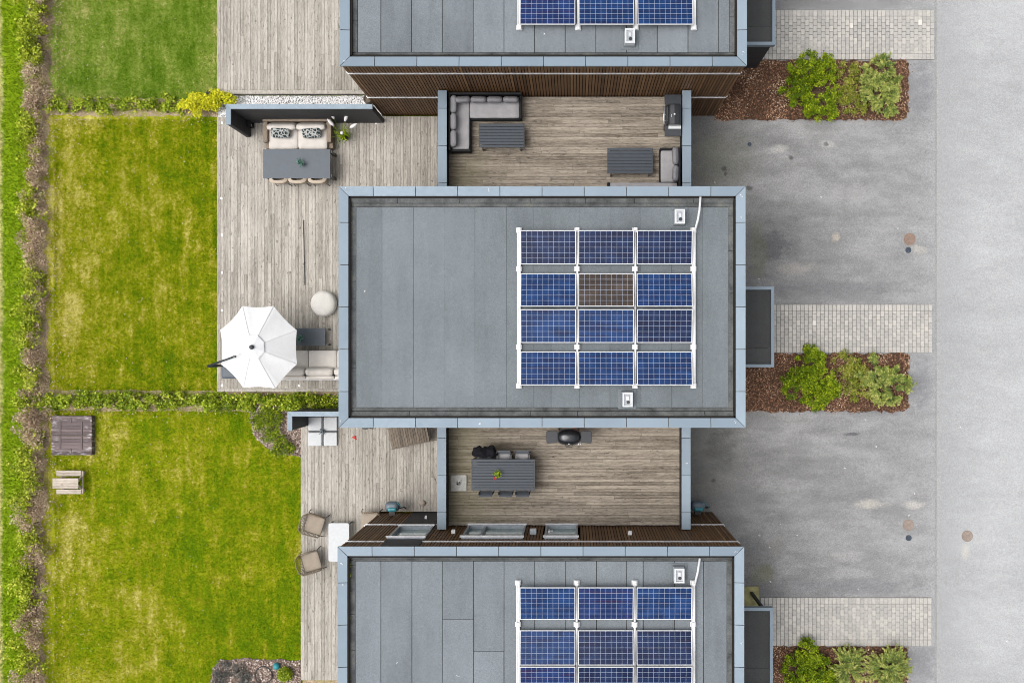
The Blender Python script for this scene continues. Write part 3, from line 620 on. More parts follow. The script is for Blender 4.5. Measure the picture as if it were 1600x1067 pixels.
# ---------------------------------------------------------------- houses
def wbox(m, fr, u0,u1,a,b,v0,v1,tone=.5):
    (px,py),(dx,dy),(nx,ny)=fr
    xs=[px+dx*u+nx*t for u in (u0,u1) for t in (a,b)]; ys=[py+dy*u+ny*t for u in (u0,u1) for t in (a,b)]
    m.box(min(xs),max(xs),min(ys),max(ys),v0,v1,tone)
SP=.096
def clad_wall(fr, L, z0, z1, ops, trims, parent, mat='clad', name='wall'):
    m=MB(); n=round(L/SP); sp=L/n
    for i in range(n):
        u0=i*sp+.012; u1=(i+1)*sp-.012; segs=[(z0,z1)]
        for (a,b,c,d) in ops:
            if u1>a and u0<b:
                ns=[]
                for (s,e) in segs:
                    if d<=s or c>=e: ns.append((s,e)); continue
                    if c>s: ns.append((s,c))
                    if d<e: ns.append((d,e))
                segs=ns
        t=min(1,max(0,random.gauss(.40,.13)))
        for s,e in segs: wbox(m,fr,u0,u1,-.03,random.uniform(-.003,.003),s,e,t)
    o=m.build(name,M[mat],parent)
    c=MB(); wbox(c,fr,.03,L-.03,-.30,-.20,z0,z1); c.build('wall_core',M['under'],parent)
    for (z,a,b) in trims:
        q=MB(); segs=[(a,b)]
        for (u0,u1,c_,d_) in ops:
            if c_<z+.03 and d_>z:
                segs=[s for (p,r) in segs for s in ((p,min(r,u0)),(max(p,u1),r)) if s[1]-s[0]>.05]
        for p,r in segs: wbox(q,fr,p,r,.0,.035,z,z+.045)
        q.build('trim_strip',M['trim'],parent)
    return o
def window(fr, u0,u1,v0,v1, parent, mull=(), name='window', mat='frame', open_=0):
    w=.06; m=MB()
    wbox(m,fr,u0,u0+w,-.12,.045,v0,v1); wbox(m,fr,u1-w,u1,-.12,.045,v0,v1)
    wbox(m,fr,u0+w,u1-w,-.12,.043,v0,v0+w); wbox(m,fr,u0+w,u1-w,-.12,.043,v1-w,v1)
    for q in mull: wbox(m,fr,q-.035,q+.035,-.11,.03,v0+w,v1-w)
    f=m.build(name,M[mat],parent)
    g=MB(); wbox(g,fr,u0+w,u1-w,-.09,-.07,v0+w,v1-w); g.build('pane',M['glass'],f)
    s=MB(); wbox(s,fr,u0-.03,u1+.03,.046,.11,v1-.01,v1+.02); s.build('head_flashing',M['trim'],f)
    s=MB(); wbox(s,fr,u0-.02,u1+.02,.046,.10,v0-.02,v0+.012); s.build('sill',M['trim'],f)
    return f
def cap_ring(X0,X1,Y0,Y1,w,z,parent,step=1.222,slope=.03,th=.05,sides='NSWE',phase=.5):
    def run(side):
        m=MB(); g=.010
        L=(X1-X0) if side in 'NS' else (Y1-Y0); n=int((L-2*.7)/step); off=(L-n*step)/2
        cuts=[0]+[off+i*step for i in range(n+1)]+[L]
        for i in range(len(cuts)-1):
            a,b=cuts[i],cuts[i+1]
            ao,bo=a+g,b-g; ai=ao if i else a+w+g; bi=bo if i<len(cuts)-2 else b-w-g
            def pt(u,inner):
                if side=='N': return (X0+u,Y1-(w if inner else 0))
                if side=='S': return (X0+u,Y0+(w if inner else 0))
                if side=='W': return (X0+(w if inner else 0),Y0+u)
                return (X1-(w if inner else 0),Y0+u)
            c=[pt(ao,0),pt(bo,0),pt(bi,1),pt(ai,1)]; zt=[z,z,z-slope,z-slope]
            if side in 'NW': c=c[::-1]; zt=zt[::-1]
            m.hexa([(x,y,z-th-slope) for x,y in c],[(x,y,q) for (x,y),q in zip(c,zt)],random.random())
        return m.build('parapet_cap',M['cap'],parent)
    for s in sides: run(s)

def make_house(X0,X1,Y0,Y1,label,roofmat,seams,fil_n,fil_s,wide_gap,cross,openN,openS,trimN,trimS):
    o=thing('house',label,'house',((X0+X1)/2,(Y0+Y1)/2,0),0,'row of flat roofed houses')
    ZC=6.40; w=.275; oh=.03
    wx0,wx1,wy0,wy1=X0+oh,X1-oh,Y0+oh,Y1-oh
    frN=((wx1,wy1),(-1,0),(0,1)); frS=((wx0,wy0),(1,0),(0,-1)); frW=((wx0,wy1),(0,-1),(-1,0)); frE=((wx1,wy0),(0,1),(1,0))
    LX=wx1-wx0; LY=wy1-wy0
    opsN=[q[:4] for q in openN]; opsS=[q[:4] for q in openS]
    clad_wall(frN,LX,.02,6.33,opsN,trimN,o); clad_wall(frS,LX,.02,6.33,opsS,trimS,o)
    opsW=[(.6,3.0,.3,2.45),(3.8,5.9,.3,2.45),(.6,2.4,3.1,5.2),(3.8,5.9,3.9,5.2)]
    ey=LY-2.72
    opsE=[(ey-1.35,ey-.30,.05,2.2),(ey+.9,ey+2.2,1.0,2.2),(.8,2.6,3.9,5.2),(4.2,6.0,3.9,5.2)]
    tr=[(2.65,0,LY),(5.50,0,LY)]
    clad_wall(frW,LY,.02,6.33,opsW,tr,o); clad_wall(frE,LY,.02,6.33,opsE,tr,o)
    for q in opsW: window(frW,*q,o,((q[0]+q[1])/2,))
    for q in opsE[1:]: window(frE,*q,o,())
    q=opsE[0]; d=MB(); wbox(d,frE,q[0],q[1],-.10,.02,q[2],q[3]); dd=d.build('door',M['black'],o); h=MB(); wbox(h,frE,q[0]+.08,q[0]+.13,.02,.09,1.0,1.2); h.build('handle',M['steel'],dd)
    for fr,ops in ((frN,openN),(frS,openS)):
        for q in ops:
            if q[4]=='window': window(fr,*q[:4],o,q[5])
            elif q[4]=='panel':
                b=MB(); wbox(b,fr,q[0]+.005,q[1]-.005,-.06,.004,q[2],q[3])
                for k in range(int((q[3]-q[2])/.14)): wbox(b,fr,q[0]+.01,q[1]-.01,.004,.018,q[2]+.02+k*.14,q[2]+.13+k*.14)
                b.build('dark_panel',M['black'],o)
            elif q[4]=='door':
                f=window(fr,*q[:4],o,(),'door'); h=MB(); wbox(h,fr,q[0]+(q[1]-q[0])-.15,q[1]-.11,.03,.09,q[2]+1.0,q[2]+1.25); wbox(h,fr,q[1]-.25,q[1]-.11,.07,.09,q[2]+1.2,q[2]+1.24); h.build('handle',M['white'],f)
    # parapet and roof
    p=MB(); i=.05
    p.box(X0+i,X1-i,Y1-w+.015,Y1-i,5.9,6.345); p.box(X0+i,X1-i,Y0+i,Y0+w-.015,5.9,6.345)
    p.box(X0+i,X0+w-.015,Y0+w-.015,Y1-w+.015,5.9,6.345); p.box(X1-w+.015,X1-i,Y0+w-.015,Y1-w+.015,5.9,6.345)
    p.build('parapet',M['upst'],o)
    cap_ring(X0,X1,Y0,Y1,w,ZC,o)
    ix0,ix1,iy0,iy1=X0+w,X1-w,Y0+w,Y1-w; ZR=6.17
    r=MB().box(ix0-.05,ix1+.05,iy0-.05,iy1+.05,6.0,ZR); base=r.build('roof',M['under'],o)
    wl=.19; m=MB(); g=wide_gap
    ys0=iy0+fil_s; ys1=iy1-fil_n; cuts=[ix0+wl]+[a for a in seams if ix0+wl+.1<a<ix1-wl-.1]+[ix1-wl]
    for k in range(len(cuts)-1):
        a,b=cuts[k]+g*.5,cuts[k+1]-g*.5; cy=[ys0+.012]+[c for (kk,c) in cross if kk==k]+[ys1-.012]
        for j in range(len(cy)-1):
            jit=random.uniform(-.004,.004)
            m.hexa([(a+jit,cy[j],ZR),(b,cy[j],ZR),(b+jit,cy[j+1]-g*.6,ZR),(a,cy[j+1]-g*.6,ZR)],[(a+jit,cy[j],ZR+.009),(b,cy[j],ZR+.006),(b+jit,cy[j+1]-g*.6,ZR+.006),(a,cy[j+1]-g*.6,ZR+.009)],random.random())
    m.build('membrane',M[roofmat],base)
    m=MB()
    for (a,b,d) in ((ix0,ix0+wl,1),(ix1-wl,ix1,-1)):
        y=ys0
        while y<ys1-.05:
            e=min(ys1,y+random.uniform(.85,1.5)); h0,h1=(ZR+.06,ZR+.012) if d==1 else (ZR+.012,ZR+.06)
            m.hexa([(a,y+.006,ZR),(b-.006,y+.006,ZR),(b-.006,e-.006,ZR),(a,e-.006,ZR)],[(a,y+.006,h0),(b-.006,y+.006,h1),(b-.006,e-.006,h1),(a,e-.006,h0)],random.random()); y=e
    for (ya,yb_,fl) in ((iy1,ys1,fil_n),(iy0,ys0,fil_s)):
        sg=1 if ya>yb_ else -1; x=ix0
        while x<ix1-.05:
            e=min(ix1,x+random.uniform(1.2,2.1)); k=ya-sg*fl*.66
            lo,hi=(k+sg*.008,ya) if sg>0 else (ya,k+sg*.008)
            zl,zh=(ZR+.05,ZR+.13) if sg>0 else (ZR+.13,ZR+.05)
            m.hexa([(x+.007,lo,ZR),(e-.007,lo,ZR),(e-.007,hi,ZR),(x+.007,hi,ZR)],[(x+.007,lo,zl),(e-.007,lo,zl),(e-.007,hi,zh),(x+.007,hi,zh)],random.random()); x=e
        lo,hi=sorted((yb_,ya-sg*(fl*.66+.008))); zl,zh=(ZR+.012,ZR+.045) if sg>0 else (ZR+.045,ZR+.012)
        m.hexa([(ix0,lo,ZR),(ix1,lo,ZR),(ix1,hi,ZR),(ix0,hi,ZR)],[(ix0,lo,zl),(ix1,lo,zl),(ix1,hi,zh),(ix0,hi,zh)],.4)
    m.build('upstand',M['upst'],base)
    # entrance canopy with storage wall, post and step
    cy1=Y1-2.68; cy0=cy1-2.62; cx1=X1+1.54; zc=2.85; rm=.10
    c=MB(); x0=wx1+.012; c.box(x0,cx1,cy1-rm,cy1,2.62,zc); c.box(x0,cx1,cy0,cy0+rm,2.62,zc); c.box(cx1-rm,cx1,cy0+rm,cy1-rm,2.62,zc-.002)
    cc=c.build('entrance_canopy',M['cap'],o)
    c=MB(); c.box(x0,x0+.20,cy0+rm,cy1-rm,2.60,2.74,.2); c.box(x0+.206,cx1-rm,cy0+rm,cy0+.62,2.60,2.728,.8); c.box(x0+.206,cx1-rm,cy0+.628,cy1-rm,2.60,2.724,.4); c.build('canopy_membrane',M['rooflow'],cc)
    c=MB().at(cx1-rm-.07,cy1-rm-.20,2.725); c.lathe([(.05,0),(.045,.012),(.02,.012)],16); c.build('drain',M['coal'],cc)
    s=MB(); s.box(x0,cx1-.12,cy0+.06,cy0+.10,.02,2.61)
    for k in range(18): s.box(x0,cx1-.10,cy0+.03,cy0+.06,.03+k*.144,.03+k*.144+.132)
    s.box(cx1-.16,cx1-.12,cy0+.10,cy0+1.2,.02,2.61)
    s.build('storage_wall',M['black'],o)
    MB().box(cx1-.24,cx1-.15,cy1-.24,cy1-.15,.05,2.62).build('post',M['black'],o)
    MB().box(x0,X1+1.60,cy0+.2,cy1+.03,.0,.055).build('step',M['pad'],o,bevel=.01)
    return o

sx=lambda L,z=6.18:[W(p,0,z)[0] for p in L]
HT=(-6.74,5.04,8.18,15.16); HM=(-6.78,5.00,-2.28,4.70); HB=(-6.81,4.96,-12.70,-5.72)
frNb_x1=HB[1]-.03
def un(x0,x1): return (frNb_x1-x1, frNb_x1-x0)          # bottom house north wall runs from +x to -x
z5=5.04
wl_=lambda a,b,z:(W(a,0,z)[0],W(b,0,z)[0])
a=un(*wl_(720,817,z5)); d_=un(*wl_(850,903,z5)); lw=un(-5.62,-4.48)
openB=[(a[0],a[1],2.90,z5,'window',((a[0]+(a[1]-a[0])*.70),)),(d_[0],d_[1],2.90,z5,'door',()),(lw[0],lw[1],3.05,5.12,'window',()),
       (lw[0],lw[1],.02,3.03,'panel',()),(lw[0],lw[1],5.14,6.33,'panel',())]
house_top=make_house(*HT,'topmost flat roofed house, cut by the upper edge of the photo','roof2',sx([595,643,691,739.5,787.5,835,883,931,979,1027,1075,1123]),.17,.17,.020,[],[],[],[(2.65,0,11.7),(5.5,0,11.7)],[(2.65,0,11.7),(5.50,0,11.7)])
house_mid=make_house(*HM,'middle house whose whole flat grey roof with twelve solar panels is visible','roof',sx([597,646,694,742,791.5,834,861,905,953,1001,1049,1098]),.29,.29,.006,[],[],[],[(2.65,0,11.7),(5.5,0,11.7)],[(2.65,0,11.7),(5.50,0,11.7)])
house_bot=make_house(*HB,'lowest house with brown slatted wall, a terrace door and windows facing the terrace','roof2',sx([595,643.5,691,740,787.5,835.5,884,932,979,1005,1054,1099]),.17,.17,.020,[(3,W(0,967,6.18)[1]),(4,W(0,1017,6.18)[1])],openB,[],[(2.62,0,11.7),(5.50,0,11.7)],[(2.65,0,11.7),(5.5,0,11.7)])

# garages with roof terraces
def garage(label, Y0, Y1, dx):
    X0,X1=-4.27+dx,3.745+dx; o=thing('garage',label,'garage',((X0+X1)/2,(Y0+Y1)/2,0),0,'garages between the houses'); zd=2.88; zt=3.70
    for (a,b) in ((X0+.03,X0+.25),(X1-.25,X1-.03)):
        m=MB(); m.box(a+.03,b-.03,Y0+.005,Y1-.005,0,zt-.06)
        k=int((Y1-Y0)/.096)
        for i in range(k):
            y=Y0+.01+i*(Y1-Y0-.02)/k
            for q in ((a,a+.03),(b-.03,b)): m.box(*q,y,y+.078,.02 if q[0]==a and a<0 or q[1]==b and a>0 else zd,zt-.055,random.random())
        m.build('parapet_wall',M['black'],o)
    for (a,b,sl) in ((X0,X0+.28,1),(X1-.28,X1,-1)):
        m=MB(); y=Y1; k=0
        cuts=[Y0+.004,Y0+.55,Y0+1.72,Y0+2.9,Y1-.004]
        for u,v in zip(cuts[:-1],cuts[1:]):
            zt0,zt1=(zt,zt-.015) if sl>0 else (zt-.015,zt)
            m.hexa([(a,u+.008,zt-.05),(b,u+.008,zt-.05),(b,v-.008,zt-.05),(a,v-.008,zt-.05)],[(a,u+.008,zt0),(b,u+.008,zt1),(b,v-.008,zt1),(a,v-.008,zt0)],random.random())
        m.build('parapet_cap',M['cap'],o)
    m=MB(); plank_run(m,X0+.26,X1-.26,Y0+.012,Y1-.012,zd,False,.108,.007,.03,1.2,3.2); m.build('terrace_deck',M['terr'],o)
    MB().box(X0+.255,X1-.255,Y0+.01,Y1-.01,zd-.3,zd-.034).build('slab',M['under'],o)
    d=MB(); d.box(X1-.02,X1+.0,Y0+.35,Y1-.35,.05,2.4)
    for k in range(4): d.box(X1+.0,X1+.02,Y0+.36,Y1-.36,.07+k*.59,.07+k*.59+.56)
    d.build('garage_door',M['charcoal'],o)
    return o
garage('garage with the terrace holding two grey corner sofas, between topmost and middle houses',4.70,8.18,0)
garage('garage with the terrace holding the dark dining table, between middle and lowest houses',-5.72,-2.28,-.02)

# privacy screens
def screen(label, px0,px1,py0,py1, armpx, z, xa, xb):
    pass
def screens():
    z=2.3
    x0,y0=W(353,163,z); x1=-6.62; _,ya=W(0,195,z); t=.155
    for (lab,x0,x1,y0,ya) in (('tall L shaped black privacy screen with grey cap behind the cream sofa',x0,x1,y0,ya),
                              ('short L shaped black privacy screen around the white slab parasol base',W(449,0,z)[0],-6.80,W(0,643,z)[1],W(0,673,z)[1])):
        o=thing('privacy_screen',lab,'screen',((x0+x1)/2,y0,0),0,'L shaped privacy screens')
        m=MB(); m.box(x0+.015,x1,y0-t+.015,y0-.015,.02,z-.05); m.box(x0+.015,x0+t-.015,ya+.015,y0-t+.015,.02,z-.05)
        for k in range(15):
            a=.26+k*.134; m.box(x0+t,x1-.02,y0-t-.012,y0-t+.015,a,a+.122); m.box(x0+t-.015,x0+t+.012,ya+.03,y0-t-.012,a,a+.122)
        m.build('boards',M['black'],o)
        c=MB(); c.hexa([(x0,y0,z-.05),(x0+t,y0-t,z-.05),(x1,y0-t,z-.05),(x1,y0,z-.05)],[(x0,y0,z),(x0+t,y0-t,z-.008),(x1,y0-t,z-.008),(x1,y0,z)],.5)
        c.hexa([(x0,ya,z-.05),(x0+t,ya,z-.05),(x0+t,y0-t-.006,z-.05),(x0,y0-.006,z-.05)],[(x0,ya,z),(x0+t,ya,z-.008),(x0+t,y0-t-.006,z-.008),(x0,y0-.006,z)],.2)
        c.build('cap',M['cap'],o)
screens()

# ---------------------------------------------------------------- solar arrays
PW,PH,TILT=1.60,.975,math.radians(9)
def panel_proto():
    m=MB(); fw=.018; hx,hy=PW/2,PH/2
    m.box(-hx,hx,-hy,-hy+fw,-.035,.004); m.box(-hx,hx,hy-fw,hy,-.035,.004); m.box(-hx,-hx+fw,-hy+fw,hy-fw,-.035,.004); m.box(hx-fw,hx,-hy+fw,hy-fw,-.035,.004)
    fme=m.build('frame',M['white']).data
    bpy.data.objects.remove(bpy.data.objects['frame'])
    cells={}
    for k in ('pc_blue','pc_navy','pc_viol','pc_brown'):
        me=bpy.data.meshes.new('cells'); ax,ay=hx-fw,hy-fw
        me.from_pydata([(-ax,-ay,0),(ax,-ay,0),(ax,ay,0),(-ax,ay,0)],[],[(0,1,2,3)]); uv=me.uv_layers.new(name='UVMap')
        for i,c in enumerate(((0,0),(1,0),(1,1),(0,1))): uv.data[i].uv=c
        me.materials.append(M[k]); cells[k]=me
    return fme,cells
FME,CELLS=panel_proto()
NAMES={'pc_blue':'blue','pc_navy':'dark navy','pc_viol':'violet blue','pc_brown':'brown'}
def panels(where, xs, rows, cols, group):
    for (py,tilt,rn),cc in zip(rows,cols):
        for px,k,cn in zip(xs,cc,('left','centre','right')):
            z=6.435; x,y=W(px,py,z)
            lab=f'{NAMES[k]} solar panel, {cn} of the {rn} on the {where} house roof'
            if k=='pc_brown': lab=f'brown tinted solar panel among the blue ones on the {where} house roof'
            o=thing('solar_panel',lab,'solar panel',(x,y,z),0,group); o.rotation_euler=(tilt,0,0)
            link('frame',FME,o); link('cells',CELLS[k],o)
def rack(label, xs, y0, y1, feet, width0=.19):
    o=thing('panel_rack',label,'mounting rack',((xs[0]+xs[-1])/2,(y0+y1)/2,6.18),0,'white racks under the solar panels')
    for i,x in enumerate(xs):
        e=i in (0,len(xs)-1); w=.055 if e else .026
        m=MB(); m.box(x-w,x+w,y0,y1,6.255,6.31)
        if e: m.box(x-w*.9,x-w*.5,y0+.02,y1-.02,6.31,6.33); m.box(x+w*.5,x+w*.9,y0+.02,y1-.02,6.31,6.33)
        r=m.build('rail',M['white'],o)
        for f in feet:
            if y0-.1<f<y1+.1: 
                b=MB(); b.box(x-.085,x+.085,f-.07,f+.07,6.185,6.254); b.box(x-.05,x+.05,f-.07,f+.07,6.335,6.348) ; b.box(x-.02,x+.02,f-.02,f+.02,6.348,6.36); b.build('foot',M['white'],r)
    return o
Y=lambda py,z=6.40:W(0,py,z)[1]
X=lambda px,z=6.40:W(px,0,z)[0]
T=TILT
panels('middle',(856.5,947,1038.5),((386.5,T,'top row'),(453,-T,'second row'),(509.5,T,'third row'),(575.5,-T,'bottom row')),
       (('pc_navy','pc_navy','pc_navy'),('pc_blue','pc_brown','pc_blue'),('pc_blue','pc_blue','pc_navy'),('pc_blue','pc_blue','pc_blue')),'solar panels on the middle roof')
rack('white rack of rails under the twelve panels on the middle house roof',[X(810.5),X(902),X(993),X(1084.5)],Y(606),Y(356),[Y(359),Y(419.5),Y(542),Y(603)])
panels('lowest',(855.5,946.5,1038),((942.5,T,'first row'),(1011.5,-T,'second row'),(1066,T,'third row'),(1132,-T,'last row')),
       (('pc_blue','pc_viol','pc_blue'),('pc_blue','pc_navy','pc_navy'),('pc_viol','pc_navy','pc_navy'),('pc_blue','pc_blue','pc_navy')),'solar panels on the lowest roof')
rack('white rack of rails under the panels on the lowest house roof',[X(809),X(901),X(992),X(1084)],Y(1162),Y(909),[Y(912),Y(977),Y(1099),Y(1159)])
panels('topmost',(855.5,947.5,1039.5),((14,-T,'lowest row'),(-52,T,'third row'),(-108.5,-T,'second row'),(-175,T,'first row')),(('pc_viol','pc_blue','pc_blue'),('pc_blue','pc_navy','pc_blue'),('pc_blue','pc_blue','pc_navy'),('pc_navy','pc_blue','pc_blue')),'solar panels on the topmost roof')
rack('white rack of rails under the panels on the topmost house roof',[X(811),X(903),X(994),X(1085)],Y(44),Y(-206),[Y(41),Y(-18),Y(-142),Y(-203)])

# roof vents
def vent(px,py,label):
    x,y=W(px,py,6.4); o=thing('roof_vent',label,'vent',(x,y,6.18),0,'roof vents')
    m=MB().at(x,y,6.18); m.hexa([(-.27,-.31,0),(.27,-.31,0),(.27,.31,0),(-.27,.31,0)],[(-.25,-.29,.015),(.25,-.29,.015),(.25,.29,.015),(-.25,.29,.015)])
    m.hexa([(-.19,-.25,.015),(.19,-.25,.015),(.19,.25,.015),(-.19,.25,.015)],[(-.15,-.21,.07),(.15,-.21,.07),(.15,.21,.07),(-.15,.21,.07)],.3); m.build('flashing',M['roof'],o)
    m=MB().at(x,y,6.25); a,b=.145,.21; q=.045
    for (u0,u1,v0,v1) in ((-a,a,-b,-b+q),(-a,a,b-q,b),(-a,-a+q,-b+q,b-q),(a-q,a,-b+q,b-q)): m.box(u0,u1,v0,v1,0,.26)
    m.box(-a+q,a-q,-b+q,b-q,0,.20); m.build('housing',M['slab'],o)
    m=MB().at(x,y,6.45); m.box(-.07,.07,-.135,.135,.001,.012); m.build('lid',M['frame'],o)
    m=MB().at(x,y,6.4625); m.box(-.04,.04,-.02,.10,.0,.03); m.build('hood',M['trim'],o)
    m=MB().at(x+.018,y-.075,6.463); m.lathe([(.05,.0005),(.05,.012),(.03,.012)],18); m.build('pipe_opening',M['coal'],o)
vent(984,58,'pale metal roof vent below the panels of the topmost house')
vent(1062,339,'pale metal roof vent beside the white conduit on the middle house roof')
vent(980.5,624,'pale metal roof vent below the panels on the middle house roof')
vent(1061,898,'pale metal roof vent beside the white conduit on the lowest house roof')
for (lab,pts) in (('bent white conduit running from the panels to the parapet of the middle house',((1087,357),(1090.5,343),(1093,328),(1094.5,308))),('straight white conduit running from the panels to the parapet of the lowest house',((1086,912),(1090,894),(1093.5,872)))):
    P=[]
    for i,(px,py) in enumerate(pts): P.append((*W(px,py,6.42),6.42 if i else 6.38))
    tag(MB().tube(P,.033,8).build('conduit',M['white'],smooth=True),lab,'pipe','conduits on the roofs')

# ---------------------------------------------------------------- ground ironware and lights
def manhole(px,py,r,mat,label,grp=None):
    x,y=W(px,py); o=thing('manhole_cover',label,'manhole',(x,y,0),0,grp); z=.014
    MB().at(x,y,z).lathe([(r,0),(r,.012),(r*.86,.014),(r*.85,.006),(r*.84,.006)],36).build('ring',M[mat],o)
    m=MB().at(x,y,z); m.lathe([(r*.83,.004),(r*.83,.016),(.01,.017)],36)
    for k in range(8):
        a=k*PI/4; m.tube([(r*.3*math.cos(a),r*.3*math.sin(a),.018),(r*.7*math.cos(a),r*.7*math.sin(a),.018)],.008,6)
    m.build('lid',M[mat],o)
manhole(1421,374,.215,'rust','orange rusty manhole cover on the driveway beside the middle house')
manhole(1419,391,.105,'iron','small dark valve cover under the orange rusty manhole')
manhole(1419,820,.20,'rust2','pale rusty manhole cover on the driveway above the lowest paved path')
manhole(1419.5,840,.105,'iron','small dark bluish valve cover under the pale rusty manhole')
manhole(1511,837,.20,'rust2','brown manhole cover out on the road')
manhole(1171,226,.075,'iron','small dark cover on the driveway near the topmost garage')
lights=[(346,310,'on the middle deck edge, highest of the lawn side row'),(347,367,'on the middle deck edge, second in the lawn side row'),(347,426,'on the middle deck edge, midway along the lawn side row'),(347,485,'on the middle deck edge, just above the white parasol'),(347,602,'at the lower corner of the middle deck, below the parasol'),(467.5,602,'on the middle deck between parasol and hedge'),(407.5,192.5,'at the left arm of the cream two seat sofa'),(588,193,'on the deck near the right end of the tall screen'),(347,192,'at the upper corner of the middle deck, outside the screen')]
for px,py,l in lights:
    x,y=W(px,py,DZ); o=thing('deck_light','tiny round white light set '+l,'deck light',(x,y,DZ),0,'tiny deck lights')
    MB().at(x,y,DZ).lathe([(.040,.004),(.038,.010),(.026,.011)],16).build('ring',M['steel'],o); MB().at(x,y,DZ).lathe([(.026,.0115),(.02,.016),(.005,.017)],14).build('lens',M['white'],o)
m=MB(); a=W(474,344,DZ+.02); b=W(476.5,446,DZ+.02); m.tube([(*a,DZ+.035),(*b,DZ+.03)],.013,8); tag(m.build('metal_rod',M['coal']),'thin dark metal rod lying along the middle deck boards','rod')
x,y=W(329,147,.3); o=thing('spotlight','small dark garden spotlight beside the golden yellow shrub','lamp',(x,y,0)); MB().tube([(x,y,0),(x,y,.3)],.018,8).build('stake',M['coal'],o); b=MB(); b.tube([(x+.10,y-.07,.36),(x-.10,y+.06,.32)],[.05,.065],14); b.build('head',M['coal'],o)
x,y=W(575,156,.3); o=thing('barrel','small rusty brown barrel at the house end of the white pebbles','barrel',(x,y,0)); MB().at(x,y,.02).lathe([(.13,0),(.155,.2),(.145,.42),(.12,.42),(.11,.36),(.005,.36)],20).build('body',M['lounge'],o,True)

# ---------------------------------------------------------------- furniture
def legs4(parent, x0,x1,y0,y1,z0,z1,w,mat):
    for a in (x0,x1-w):
        for b in (y0,y1-w): MB().box(a,a+w,b,b+w,z0,z1).build('leg',M[mat],parent)
# cream two-seat sofa
x0,x1,y0,y1=R(411.5,518.5,186.5,232,.75); o=thing('sofa','cream two seat sofa in a wicker frame below the tall privacy screen','sofa',((x0+x1)/2,(y0+y1)/2,DZ))
m=MB(); m.box(x0,x1,y0+.03,y1,DZ+.06,DZ+.32); m.box(x0,x1,y1-.10,y1,DZ+.32,DZ+.62); m.box(x0,x0+.17,y0+.20,y1-.10,DZ+.32,DZ+.60); m.box(x1-.17,x1,y0+.20,y1-.10,DZ+.32,DZ+.60)
m.build('frame',M['wicker'],o,bevel=.03)
legs4(o,x0+.02,x1-.02,y0+.06,y1-.02,DZ,DZ+.06,.05,'coal')
mx=(x0+x1)/2; sw=(x1-x0)/2-.175
for s in (-1,1):
    m=MB(); m.rbox((mx+s*(sw/2+.003),y0+.36,DZ+.40),(sw,.76,.16),.06,.12,8); m.build('seat_cushion',M['cream'],o,True)
    m=MB().at(mx+s*(sw/2+.004),y1-.27,DZ+.60,rx=.45); m.rbox((0,0,0),(sw-.02,.20,.42),.08,.1,8); m.build('back_cushion',M['cream'],o,True)
for s,l in ((-1,'left'),(1,'right')):
    m=MB().at(mx+s*sw*.5+(-.03 if s<0 else .03),y1-.52,DZ+.70,rx=.62,rz=.04*s); m.rbox((0,0,0),(.64,.36,.15),.07,.3,8); po=m.build('throw_pillow',M['patt'],smooth=True); tag(po,f'dark patterned throw pillow on the {l} half of the cream two seat sofa','pillow','patterned throw pillows')
# slate dining table + 3 chairs
z=DZ+.74; x0,x1,y0,y1=R(411,516,233.5,279,z); o=thing('dining_table','slate grey dining table in front of the cream two seat sofa','table',((x0+x1)/2,(y0+y1)/2,DZ))
MB().box(x0,x1,y0,y1,z-.035,z).build('tabletop',M['slate'],o,bevel=.006); legs4(o,x0+.03,x1+.04,y0+.05,y1-.03,DZ,z-.036,.09,'coal')
MB().box(x0+.12,x1-.06,y0+.08,y1-.08,z-.09,z-.037).build('apron',M['coal'],o)
def tub_chair(label):
    o=thing('dining_chair',label,'chair',(0,0,0),0,'beige chairs at the slate table'); m=MB(); m.rbox((0,.02,.44),(.50,.48,.08),.04,.1,6); m.build('seat',M['taupe'],o,True,world=False)
    vs=[];fs=[];n=14
    for i in range(n+1):
        a=PI+PI*i/n; ex=1.
        for r,zz in ((.27,.44),(.30,.80),(.20,.82),(.20,.44)):
            c,s_=math.cos(a),math.sin(a); q=lambda v:math.copysign(abs(v)**.6,v); vs.append((r*q(c),r*q(s_)*.95+.03,zz-(0.12*(1+s_) if zz>.6 else 0)))
    for i in range(n):
        for k in range(4): fs.append((i*4+k,i*4+(k+1)%4,(i+1)*4+(k+1)%4,(i+1)*4+k))
    fs+= [(0,1,2,3),(n*4+3,n*4+2,n*4+1,n*4)]
    m=MB(); m.add(vs,fs); m.build('backrest',M['chairbeige'],o,True,world=False,bevel=.008)
    for a in (-.2,.2):
        for b in (-.19,.2): MB().tube([(a,b,.40),(a*1.15,b*1.15,0)],[.018,.012],8).build('leg',M['coal'],o,world=False)
    return o
first=None
for px,l in ((434,'left'),(463.5,'middle'),(494.5,'right')):
    x,y=W(px,283,DZ+.8); o=tub_chair('x') if first is None else copy_tree(first); first=first or o
    o.location=(x,y+.19,DZ); o.scale=(1.12,1.05,1); o['label']=f'beige tub chair tucked under the slate dining table, {l} of three'
